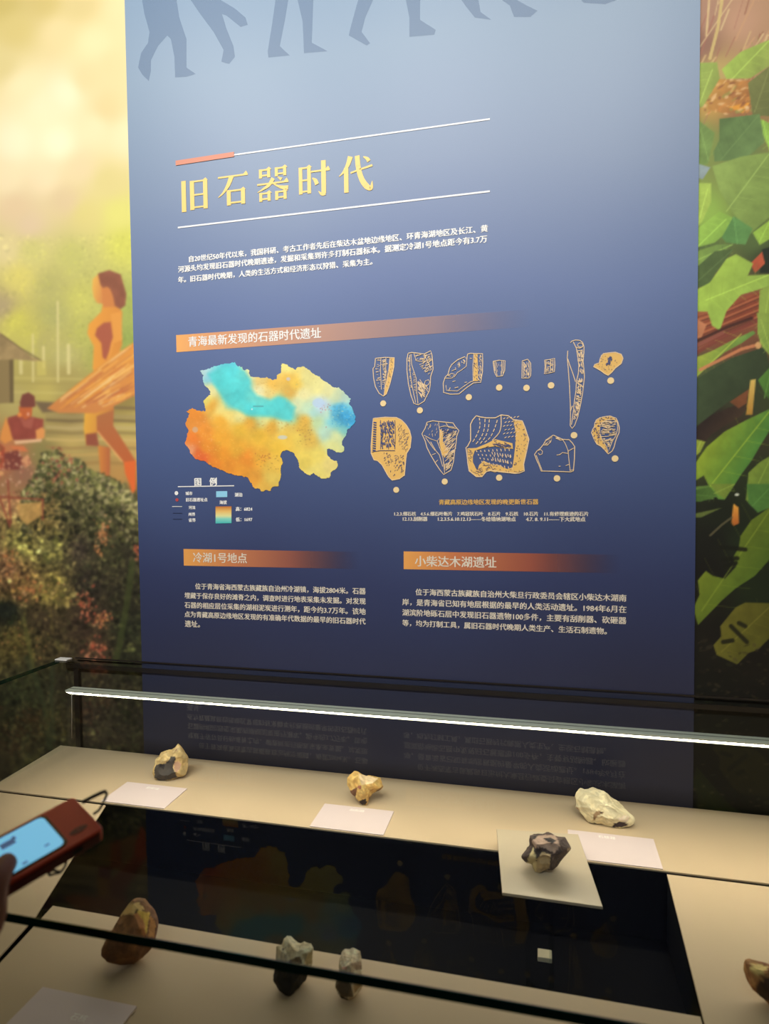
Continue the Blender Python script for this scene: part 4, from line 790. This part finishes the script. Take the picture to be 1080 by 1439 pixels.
boxobj('front_pane', (CL, CF+.001, tz), (CR, CF+.0085, gz-pt-.0005), m_glass, case)
boxobj('side_pane', (CL, CF+.009, tz), (CL+.008, S-.009, gz-pt-.0005), m_glass, case)
boxobj('side_pane', (CR-.008, CF+.009, tz), (CR, S-.009, gz-pt-.0005), m_glass, case)
m_frame = mat('case_frame_bronze', (30, 24, 20), .45)
zf = wall(300, 947)[2]
boxobj('rear_rail', (CL+.012, S-.0115, gz-.022), (CR, S-.0072, gz-.012), m_frame, case)
boxobj('rear_rail', (CL+.035, S-.0088, gz+.001), (CR, S-.0072, gz+.004), m_frame, case)
boxobj('corner_post', (wall(108, 980)[0], S-.0088, tz+.0005), (wall(114.5, 980)[0], S-.0010, gz-.012), m_frame, case)
boxobj('corner_clip', (CL-.004, S-.032, gz+.0005), (CL+.030, S-.012, gz+.0035), mat('clip_chrome', (240, 238, 232), .4), case, .0008)
tube('silver_rod', [wall(100.5, 966, .992), wall(101, 1000, .992), wall(100.8, 1037, .992)], .0011, mat('rod_silver', (190, 180, 172), .35, metal=.3), case, 8)  # thin silver rod down the wall below the bar's left end
# light bar under the glass, plus an added hood that shades the wall
bar = boxobj('light_bar', (-0.729*S, 0.8545*S, gz-pt-.0050), (CR-.02, 0.8735*S, gz-pt-.0012), m_alu, case, .0008)
bar['label'] = 'slim aluminium light bar under the rear of the top glass'
bx0, bx1, zb_, yf = -0.727*S, CR-.022, gz-pt-.0055, 0.8548*S
prof = [(yf, zb_+.0004), (yf, zb_-.0003), (yf+.0078, zb_-.0046), (yf+.0088, zb_-.0036), (yf+.0088, zb_+.0004)]
nP = len(prof); Vd = [(x, y, z) for x in (bx0, bx1) for y, z in prof]
Fd = [(0, 1, 2, 3, 4), (9, 8, 7, 6, 5)]+[(i, i+nP, (i+1) % nP+nP, (i+1) % nP) for i in range(nP)]
mesh('light_diffuser', Vd, Fd, [m_alu, m_led], bar, mi=[0, 0, 0, 1, 0, 0, 0])
boxobj('added_light_hood', (bx0, yf+.0091, zb_-.0070), (bx1, yf+.0106, zb_+.001), m_alu, bar)
boxobj('bar_groove', (bx0, .8625*S, gz-pt-.0014), (bx1, .8645*S, gz-pt-.0008), mat('groove_grey', (120, 122, 112), .5), bar)

# ------------------------------------------------------------------ label cards
m_card = mat('card_white', (222, 206, 206), .6); m_ink = mat('card_print', (255, 253, 248), .5)
def card(x0, x1, y0, y1, words, label, ang=0.0, z=tz, matl=m_card):
    c = Vector(((x0+x1)/2*S, (y0+y1)/2*S, z)); t = thing('label_card', c, label, 'label card', None)
    hx, hy = (x1-x0)/2*S, (y1-y0)/2*S; ca, sa = math.cos(ang), math.sin(ang)
    R2 = lambda x, y: (c.x+x*ca-y*sa, c.y+x*sa+y*ca)
    prism('card', [R2(-hx, -hy), R2(hx, -hy), R2(hx, hy), R2(-hx, hy)], z+.0002, z+.0016, matl, t)
    for s, cx, cy, wd, off in words:
        VV = []; FF = []
        V, Fc = dep_mesh(s); sc_ = wd*S/(V[:, 0].max()-V[:, 0].min()); n = len(VV)
        for v in V:
            q = R2(cx*S+(v[0]-(V[:, 0].max()+V[:, 0].min())/2)*sc_, cy*S+v[1]*sc_); VV.append((q[0], q[1], z+.0019))
        FF += [tuple(i+n for i in f) for f in Fc]
        mesh('card_text', VV, FF, m_ink, t)
    return t
card(-.646, -.539, .825, .889, [('砍砸器', .0, .018, .022, .02)], 'white label card in front of the grey and tan stone, rear left')
card(-.312, -.2065, .825, .890, [('刮削器', .0, .020, .022, .02)], 'white label card in front of the small yellow stone, rear middle')
card(.036, .1455, .825, .893, [('石核器', -.005, .022, .022, .02)], 'white label card in front of the large cream stone, rear right')
card(-.459, -.358, .425, .497, [('石核', .008, .010, .016, .03), ('旧石器时代晚期', .012, -.014, .055, .01)], 'dim label card on the front deck, in front of the brown stone')

# ------------------------------------------------------------------ stones
m_stone = vcol_mat('stone_surface', .75, bump=.5, bscale=350)
def stone(sil, base_px, name_label, colr, patches=(), dz=.55, planes=18, hmin=.72, scars=(), seed=1, base_z=tz, ground=None, rough=.035, sub=5, group=None, depth_at=None):
    P = np.array(sil, float); cx, cy = (P.min(0)+P.max(0))/2
    bpnt = hor(base_px[0], base_px[1], (CAMZ-base_z)/S); bc_ = np.array([bpnt[0], bpnt[1], bpnt[2]-CAMZ])
    r = ray(cx, cy); rn = r/np.linalg.norm(r); size = (P[:, 0].max()-P[:, 0].min())/F*np.linalg.norm(bc_)
    zc = (M[2]@bc_)+size*.30; Cc = r*zc
    rt, up, fw = M[0], -M[1], -rn                     # fw points at the camera
    up = up-fw*(up@fw); up /= np.linalg.norm(up); rt = np.cross(up, fw); rt /= np.linalg.norm(rt)
    rt = M[0]-fw*(M[0]@fw); rt /= np.linalg.norm(rt); up = np.cross(fw, rt)
    # radial outline
    ang = np.linspace(-math.pi, math.pi, 361); rad = []
    for t in ang:
        d = np.array([math.cos(t), -math.sin(t)]); best = 0.5
        for i in range(len(P)):
            a_ = P[i]-[cx, cy]; b_ = P[(i+1) % len(P)]-[cx, cy]; e = b_-a_; den = d[0]*(-e[1])+e[0]*d[1]
            if abs(den) < 1e-9: continue
            s_ = (a_[0]*(-e[1])+e[0]*a_[1])/den; k = (d[0]*a_[1]-d[1]*a_[0])/den
            if -1e-6 <= k <= 1+1e-6 and s_ > best: best = s_
        rad.append(best)
    rad = np.array(rad)
    bm = bmesh.new(); bmesh.ops.create_icosphere(bm, subdivisions=sub, radius=1)
    D = np.array([v.co[:] for v in bm.verts]); FF = [[v.index for v in f.verts] for f in bm.faces]; bm.free()
    rr = np.random.default_rng(seed); s = np.ones(len(D))
    ph = np.zeros(len(D))
    for k in range(planes):
        n = rr.normal(size=3); n /= np.linalg.norm(n)
        if abs(n[2]) < .35: n[2] = math.copysign(.5, n[2]); n /= np.linalg.norm(n)
        if k % 3: n[2] = abs(n[2])
        h = rr.uniform(hmin, .95); dn = D@n; lim = np.where(dn > .05, h/np.maximum(dn, .05), 9)
        s = np.minimum(s, lim)
    Q_ = D*s[:, None]
    for (sx, sy, sz, sr) in scars:                   # scooped flake scars
        c0 = np.array([sx, sy, sz]); d = Q_-c0; l = np.linalg.norm(d, axis=1); k = l < sr
        tgt = c0+d/np.maximum(l, 1e-6)[:, None]*sr; inn = np.linalg.norm(tgt, axis=1) < np.linalg.norm(Q_, axis=1)
        k &= True; Q_[k] = c0+(Q_[k]-c0)*0+(-(c0/np.linalg.norm(c0)))*np.sqrt(np.maximum(sr**2-(l[k]**2-((Q_[k]-c0)@(c0/np.linalg.norm(c0)))**2), 0))[:, None]+((Q_[k]-c0)-((Q_[k]-c0)@(c0/np.linalg.norm(c0)))[:, None]*(c0/np.linalg.norm(c0)))
    nn = np.array([mnoise.fractal(Vector(q*2.2+seed*3.1), 1.0, 2.0, 4) for q in D]); n2 = np.array([mnoise.cell(Vector(q*5+seed)) for q in D])
    n3 = np.array([mnoise.fractal(Vector(q*6.5+seed*1.7), 1.0, 2.0, 3) for q in D]); Q_ = Q_*(1+rough*nn+.012*n3)[:, None]
    th_ = np.arctan2(Q_[:, 1], Q_[:, 0]); ro = np.interp(th_, ang, rad)/F*zc
    half = (P[:, 0].max()-P[:, 0].min()+P[:, 1].max()-P[:, 1].min())/4/F*zc
    X = Q_[:, 0]*ro; Y = Q_[:, 1]*ro; Z = Q_[:, 2]*half*dz
    W_ = Cc+X[:, None]*rt+Y[:, None]*up+Z[:, None]*fw
    zmin = W_[:, 2].min(); gt = (base_z-CAMZ)/S
    k = (gt-.0012)/zmin*1.0
    W_ = W_*k; W_[:, 2] = np.maximum(W_[:, 2], gt+.0004)
    pts = W_*S+np.array([0, 0, CAMZ])
    c3 = M@W_.T; pu = c3[0]/c3[2]*F+540; pv = c3[1]/c3[2]*F+719.5
    base = np.tile(np.array(colr[0], float), (len(D), 1)); t = np.clip(nn*1.1+.5, 0, 1)[:, None]; base = base*(1-t)+np.array(colr[1], float)*t
    base *= (1+.10*(n2-.5))[:, None]
    for poly_, c in patches:
        PP = np.array(poly_, float); ins = np.zeros(len(D), bool)
        for i in range(len(PP)):
            ax, ay = PP[i]; bx, by = PP[(i+1) % len(PP)]; cc = (ay > pv) != (by > pv); ins ^= cc & (pu < ax+(pv-ay)/((by-ay) or 1e-9)*(bx-ax))
        ins &= (D[:, 2] > -.5); base[ins] = np.array(c, float)*(1+.12*nn[ins])[:, None]
    ctr = pts.mean(0); me = bpy.data.meshes.new('stone_tool'); me.from_pydata([tuple(q) for q in (pts-[ctr[0], ctr[1], base_z])], [], FF)
    a_ = me.color_attributes.new('paint', 'FLOAT_COLOR', 'POINT'); a_.data.foreach_set('color', np.concatenate([np.clip(lin(np.clip(base, 0, 250)), 0, .9), np.ones((len(D), 1))], 1).astype(np.float32).ravel())
    me.materials.append(m_stone); o = link('stone_tool', me); o.location = (ctr[0], ctr[1], base_z)
    return tag(o, name_label, 'stone tool')
a4 = lambda P: [(180+x/9, 1020+y/9) for x, y in P]
b4 = lambda P: [(440+x/7.714, 1060+y/7.714) for x, y in P]
c4 = lambda P: [(780+x/9, 1090+y/9) for x, y in P]
d4 = lambda P: [(680+x/6, 1140+y/6) for x, y in P]
e4 = lambda P: [(120+x/7.23, 1240+y/7.23) for x, y in P]
f4 = lambda P: [(360+x/5.4, 1280+y/5.4) for x, y in P]
stone(a4([(595,235),(650,275),(705,340),(750,400),(752,500),(740,600),(700,635),(600,660),(500,680),(420,695),(355,670),(325,600),(330,500),(330,430),(385,390),(410,345),(500,308),(530,310),(580,280)]), (243, 1092),
      'tan stone flake with a dark grey broken face, at the rear left', [(226, 200, 146), (206, 176, 116)],
      [(a4([(330,540),(350,500),(400,478),(460,480),(500,450),(545,385),(590,390),(605,420),(580,470),(565,540),(600,600),(620,650),(500,690),(400,700),(330,660)]), (74, 68, 62)), (a4([(370,490),(430,478),(470,500),(450,545)]), (40, 36, 34)), (a4([(570,480),(620,440),(680,480),(650,560),(600,600)]), (196, 156, 128)), (a4([(590,300),(620,290),(610,330)]), (160, 110, 90))], seed=4, dz=.7, scars=[(-.35,-.35,.95,.55),(.45,-.1,1.05,.5),(-.2,.6,.95,.5)], sub=5)
stone(b4([(410,148),(460,150),(510,180),(570,215),(620,235),(700,245),(740,260),(748,330),(760,345),(740,375),(690,400),(650,425),(600,500),(575,545),(520,545),(480,520),(450,490),(380,450),(365,410),(362,340),(358,260),(375,200)]), (512, 1126),
      'small yellow stone flake with notched edge, at the rear middle', [(228, 196, 120), (204, 160, 88)],
      [(b4([(375,410),(450,370),(490,345),(470,400),(455,480),(385,450)]), (112, 74, 48)), (b4([(485,520),(560,480),(590,520),(560,548),(500,548)]), (48, 32, 22)), (b4([(600,470),(740,350),(760,345),(700,410),(600,505)]), (120, 84, 60)), (b4([(490,210),(620,240),(700,260),(640,320),(520,330)]), (232, 206, 164)), (b4([(480,340),(520,340),(520,375),(490,380)]), (150, 90, 70))], seed=9, dz=.65, planes=26, hmin=.62, rough=.05, scars=[(-.6,.1,.95,.5),(.1,-.5,.95,.45),(.4,.4,1.0,.55)], sub=5)
stone(c4([(345,165),(385,182),(450,172),(510,155),(560,182),(640,212),(700,255),(745,292),(810,325),(860,400),(905,455),(960,500),(970,540),(950,610),(900,635),(850,640),(790,665),(700,650),(620,630),(560,600),(480,600),(400,595),(345,520),(310,475),(285,430),(250,392),(280,375),(285,270),(310,210)]), (855, 1161),
      'large pale cream stone flake, at the rear right', [(240, 228, 190), (228, 212, 170)],
      [(c4([(480,500),(540,440),(620,462),(590,485),(530,510),(500,560),(480,575)]), (150, 122, 90)), (c4([(545,450),(610,465),(570,482)]), (60, 46, 34)), (c4([(740,610),(800,580),(870,585),(930,620),(850,650),(720,660)]), (56, 42, 46)), (c4([(800,540),(880,500),(930,520),(900,600),(800,570)]), (236, 218, 196)), (c4([(250,390),(290,400),(300,460)]), (150, 110, 90)), (c4([(400,595),(480,598),(620,630),(600,650),(420,620)]), (80, 66, 50))], seed=15, dz=.5, planes=26, hmin=.65, rough=.05, scars=[(-.55,-.45,1.0,.5),(.1,-.2,1.0,.5),(.6,-.5,.95,.5)], sub=5)
PZ = CAMZ-.455*S
stone(d4([(400,215),(440,198),(500,196),(560,184),(620,210),(700,230),(715,275),(735,320),(700,360),(650,400),(620,450),(550,490),(500,505),(440,540),(400,520),(370,450),(320,430),(295,400),(300,375),(340,330),(385,290)]), (762, 1226),
      'dark brown broken stone with pale faces on the raised square plate', [(92, 72, 62), (66, 50, 46)],
      [(d4([(370,400),(415,300),(440,420),(470,440),(440,535),(400,520),(370,450)]), (208, 190, 140)), (d4([(440,420),(490,340),(560,370),(550,480),(500,500),(440,535)]), (190, 166, 124)), (d4([(400,260),(430,210),(500,200),(600,200),(640,290),(600,355),(480,300),(430,310)]), (176, 148, 130)), (d4([(490,230),(560,222),(610,250),(570,275)]), (30, 22, 22)), (d4([(415,310),(470,320),(480,360),(440,410)]), (46, 34, 30)), (d4([(690,330),(720,310),(735,320),(715,335)]), (206, 176, 140)), (d4([(405,215),(440,200),(460,205),(420,240)]), (36, 28, 26))], seed=22, dz=.75, planes=28, hmin=.6, rough=.06, scars=[(-.1,-.5,.95,.5),(.1,.35,1.0,.45),(-.4,.2,.95,.4)], base_z=PZ+.004, sub=5)
stone(e4([(430,215),(480,203),(545,208),(600,260),(655,305),(700,370),(722,450),(715,560),(690,640),(620,720),(540,770),(420,775),(300,750),(225,700),(215,640),(250,540),(300,440),(350,330),(395,255)]), (186, 1344),
      'tall rounded brown stone with an orange edge, front left behind the glass rim', [(156, 108, 64), (124, 84, 52)],
      [(e4([(430,215),(545,208),(600,260),(560,300),(500,320),(440,330),(380,330),(350,350)]), (226, 190, 120)), (e4([(490,330),(530,290),(600,380),(625,520),(590,550),(540,440)]), (216, 150, 96)), (e4([(530,290),(660,310),(640,400),(620,540),(590,400)]), (232, 196, 92)), (e4([(660,330),(720,430),(690,560),(640,560)]), (206, 146, 76)), (e4([(480,330),(535,265),(530,300),(495,320)]), (70, 46, 30))], seed=31, dz=.7, planes=10, hmin=.85, rough=.012, scars=[(.45,-.2,1.1,.4)], sub=5)
stone(f4([(190,250),(215,212),(260,212),(300,225),(345,228),(375,205),(400,225),(440,240),(462,275),(455,340),(450,410),(430,460),(400,500),(340,575),(270,610),(190,570),(130,490),(110,420),(120,340),(140,290),(180,285)]), (414, 1392),
      'grey white stone with a jagged top and shade painted on its underside, front middle', [(244, 234, 200), (222, 206, 166)],
      [(f4([(110,430),(240,420),(400,440),(380,520),(330,680),(180,680),(90,560)]), (44, 40, 32)), (f4([(240,380),(330,340),(350,400),(260,400)]), (96, 74, 54)), (f4([(190,290),(225,278),(200,305)]), (110, 90, 66)), (f4([(350,330),(450,290),(450,400),(380,410)]), (170, 152, 112))], seed=41, dz=.7, planes=30, hmin=.6, rough=.05, scars=[(.3,-.5,.95,.45)], sub=5)  # first patch paints the shade of the underside into the stone's colour
stone(f4([(625,330),(660,302),(700,300),(740,287),(800,300),(825,350),(830,420),(835,480),(810,570),(770,620),(740,660),(700,690),(640,665),(600,620),(572,580),(580,500),(600,420),(612,370)]), (490, 1403),
      'narrow pale pointed stone, second in the front middle pair', [(244, 230, 196), (224, 200, 160)],
      [(f4([(585,560),(640,500),(720,560),(740,650),(650,660)]), (112, 96, 72)), (f4([(575,585),(640,650),(780,700),(700,745),(560,700)]), (36, 30, 24)), (f4([(740,560),(800,560),(760,610),(742,640)]), (190, 160, 116)), (f4([(700,400),(800,380),(825,440),(760,450)]), (176, 148, 118)), (f4([(640,430),(690,420),(680,450)]), (200, 140, 110))], seed=52, dz=.75, planes=30, hmin=.6, rough=.05, scars=[(-.3,-.5,.95,.45)], sub=5)  # the darkest patch is underside shade put into the colour
stone([(1057,1354),(1064,1353),(1078,1357),(1092,1362),(1104,1378),(1106,1398),(1096,1412),(1078,1412),(1062,1398),(1053,1380),(1051,1366)], (1078, 1406),
      'small orange brown stone cut off at the right edge of the view', [(200, 150, 90), (150, 96, 56)],
      [([(1062,1386),(1072,1376),(1092,1370),(1106,1384),(1100,1412),(1066,1404)], (70, 44, 30)), ([(1055,1354),(1080,1358),(1070,1368),(1053,1366)], (232, 206, 130))], seed=61, dz=.7, sub=4)

# ------------------------------------------------------------------ raised plate on a clear stand
m_acr = glass_mat('clear_acrylic', (.90, .92, .90), 1.49)
pc = hor(765, 1235, .455); stand = thing('display_stand', (pc[0], pc[1], tz-.12), 'square beige plate raised on clear legs over the black recess', 'display stand')
cs = [hor(705.5, 1257.5, .455), hor(846.5, 1277.5, .455), hor(812, 1175, .455), hor(697.5, 1167.5, .455)]
prism('plate', [(q[0], q[1]) for q in cs], PZ-.0005, PZ+.0035, mat('plate_satin', (190, 176, 152), .4), stand, .0006)
for px in (742, 775):
    q = hor(px, 1262, .46); boxobj('leg', (q[0]-.0035, q[1]-.002, tz-.12), (q[0]+.0035, q[1]+.022, PZ-.0007), m_acr, stand)
q = hor(765, 1327, .545); boxobj('pale_block', (q[0]-.011, q[1]-.010, tz-.12), (q[0]+.011, q[1]+.010, tz-.112), mat('block_cream', (226, 216, 186), .5), stand, .001)  # small pale block standing on the recess floor

# ------------------------------------------------------------------ audio guide and the hand that holds it
def cray(px, py, d): r = ray(px, py); return r*d
P1 = cray(103, 1119, .60)
target = .054
d2 = .60
for it in range(400):
    P2 = cray(146, 1164, d2)
    if np.linalg.norm(P2-P1) >= target: break
    d2 -= .0005
bx_ = (P2-P1)/np.linalg.norm(P2-P1)
# long axis: in the plane through the eye, P1 and the picture point (0,1172), square to the short axis
r1 = P1/np.linalg.norm(P1); r2 = ray(0, 1173); r2 /= np.linalg.norm(r2); t_ = r2-r1*(r1@r2); t_ /= np.linalg.norm(t_)
al = -(t_@bx_)/(r1@bx_); ax_ = t_+al*r1; ax_ /= np.linalg.norm(ax_)
nx = np.cross(bx_, ax_); nx = nx if nx@r1 < 0 else -nx               # face normal, towards the eye
Lg, Wd, Th = .165, target, .013
O3 = np.array([0, 0, CAMZ])
def dev(a, b, c): return tuple(P1+ax_*a+bx_*b+nx*c+O3)
ctr = Vector(dev(Lg/2, Wd/2, -Th/2))
guide = thing('audio_guide', ctr, 'red handheld audio guide with a bright blue screen held over the case', 'audio guide')
MW = Matrix((Vector(ax_), Vector(bx_), Vector(nx))).transposed()
def devbox(name, a, b, m, bevel, parent, smooth=True, vert=0):
    bm = bmesh.new(); box(bm, a, b)
    if vert: bmesh.ops.bevel(bm, geom=[e for e in bm.edges if abs(e.verts[0].co.z-e.verts[1].co.z) > 1e-5], offset=vert, segments=5, affect='EDGES', profile=.5)
    if bevel: bmesh.ops.bevel(bm, geom=[e for e in bm.edges if abs(e.verts[0].co.z-e.verts[1].co.z) < 1e-6], offset=bevel, segments=3, affect='EDGES', profile=.5)
    for v in bm.verts: v.co = Vector(P1+O3)+MW@v.co
    o = bmobj(name, bm, m, parent); return o
m_redp = mat('red_plastic', (226, 84, 56), .45); m_reds = mat('red_side', (104, 20, 26), .4)
devbox('body', (0, 0, -Th), (Lg, Wd, 0), m_redp, .0015, guide, vert=.004)
devbox('side_band', (.003, -.0004, -Th*.95), (Lg-.003, Wd+.0007, -Th*.16), m_reds, .0008, guide, vert=.002)
devbox('bezel', (.028, .0030, -.0002), (Lg-.02, Wd-.0045, .0005), mat('bezel_black', (14, 10, 14), .2), .0002, guide, vert=.006)
scr = devbox('screen', (.0305, .0050, .0004), (Lg-.024, Wd-.0068, .0008), mat('screen_glow', (120, 190, 225), .3, emit=(122, 196, 232), estr=.74), 0, guide, vert=.005); scr['label'] = 'lit pale blue screen'
m_scr2 = mat('screen_marks', (60, 60, 110), .4, emit=(96, 130, 176), estr=.35)
for (a0, b0, a1, b1) in ((.058, .012, .069, .0185), (.0562, .0105, .0590, .0145), (.088, .012, .098, .020), (.110, .012, .121, .020), (.060, .043, .064, .0450), (.040, .038, .044, .0395)):
    devbox('screen_icon', (a0, b0, .0008), (a1, b1, .00105), m_scr2, 0, guide)
bm = bmesh.new(); n = 28
ring = [[bm.verts.new((.016+r_*.0078*math.cos(6.2832*i/n), .041+r_*.0034*math.sin(6.2832*i/n), .0004)) for i in range(n)] for r_ in (1, .15)]
for i in range(n): bm.faces.new((ring[0][i], ring[0][(i+1) % n], ring[1][(i+1) % n], ring[1][i]))
for v in bm.verts: v.co = Vector(P1+O3)+MW@v.co
bmobj('oval_emblem', bm, mat('emblem_dark', (120, 44, 34), .4), guide)
devbox('side_button', (.020, Wd+.0004, -.009), (.028, Wd+.0018, -.005), mat('button_dark', (30, 12, 14), .4), .0003, guide)
m_cord = mat('black_cord', (10, 8, 10), .6)
cp = lambda px, py, d: tuple(cray(px, py, d)+O3)
e1 = cp(117, 1127, .592); e2 = cp(131, 1144, .575)
tube('lanyard', catmull([e1, cp(126, 1122, .590), cp(138, 1116, .588), cp(147, 1112.5, .586), cp(150, 1116, .585), cp(146, 1126, .582), cp(139, 1138, .578), e2], 6), [.0017]*20+[.0011]*23, m_cord, guide)
tube('lanyard', catmull([cp(97, 1196, .56), cp(94, 1206, .562), cp(91, 1218, .565), cp(84, 1226, .568), cp(76, 1228, .57), cp(70, 1230, .57), cp(69, 1226, .57), cp(75, 1223, .57), cp(83, 1225, .569)], 6), .0011, m_cord, guide)

person = thing('person', tuple(np.array(dev(Lg+.05, Wd/2, -.06))), 'person out of view whose shadowed left hand grips the red audio guide', 'person')
m_skin = mat('skin', (150, 92, 70), .5, var=.06, vscale=40); m_nail = mat('nail', (176, 120, 104), .35)
def skin(name, nodes, edges, m, parent, root=0, lv=2):
    me = bpy.data.meshes.new(name); me.from_pydata([n_[0] for n_ in nodes], edges, []); o = link(name, me, parent)
    md_ = o.modifiers.new('s', 'SKIN'); me.skin_vertices or o.data.skin_vertices
    for i, n_ in enumerate(nodes):
        sv = me.skin_vertices[0].data[i]; sv.radius = (n_[1], n_[1] if len(n_) < 3 else n_[2]); sv.use_root = (i == root)
    md_.use_smooth_shade = True; sb_ = o.modifiers.new('u', 'SUBSURF'); sb_.levels = lv; sb_.render_levels = lv
    dg = bpy.context.evaluated_depsgraph_get(); e = o.evaluated_get(dg); m2 = bpy.data.meshes.new_from_object(e); o.modifiers.clear(); old = o.data; o.data = m2; bpy.data.meshes.remove(old)
    m2.materials.clear(); m2.materials.append(m); return o
def hand():
    # device frame: a along the length (towards the lower left), b across, c out of the face
    N = []; E = []
    def add(p, r, prev=None, r2=None): N.append((dev(*p), r, r2 if r2 else r)); i = len(N)-1; (E.append((prev, i)) if prev is not None else None); return i
    fa = add((.245, Wd+.046, -.072), .030); w_ = add((.165, Wd+.024, -.044), .024, fa, .020)
    pm = add((.103, Wd+.009, -.025), .0205, w_, .018)
    # four fingers pass under the back of the guide and curl up on its far side
    for j, (a0, l, r) in enumerate(((.104, 1.0, .0082), (.122, 1.06, .0086), (.140, 1.0, .0082), (.157, .84, .0072))):
        k = add((a0-.004, Wd-.002, -.034), r*1.3, pm); k1 = add((a0+.002, Wd-.016*l, -.0135-Th), r*1.1, k); k2 = add((a0-.002, .006-.003*l, -.011-Th), r, k1)
        k3 = add((a0-.002, -.0105, -.012), r*.92, k2); add((a0-.001, -.0105, -.003), r*.8, k3)
    t0 = add((.100, Wd+.016, -.006), .0140, pm); t1 = add((.096, Wd+.011, .004), .0118, t0); t2 = add((.087, Wd+.001, .0125), .0102, t1); add((.0765, Wd-.0100, .0105), .0090, t2); add((.0700, Wd-.0140, .0090), .0074, len(N)-1)
    return skin('hand', N, E, m_skin, person, root=2)
hand()
tube('sleeve', [dev(.222, Wd+.040, -.064), dev(.262, Wd+.051, -.077), dev(.42, Wd+.10, -.13)], [.040, .046, .055], mat('sleeve_cloth', (30, 28, 34), .9), person, 20)
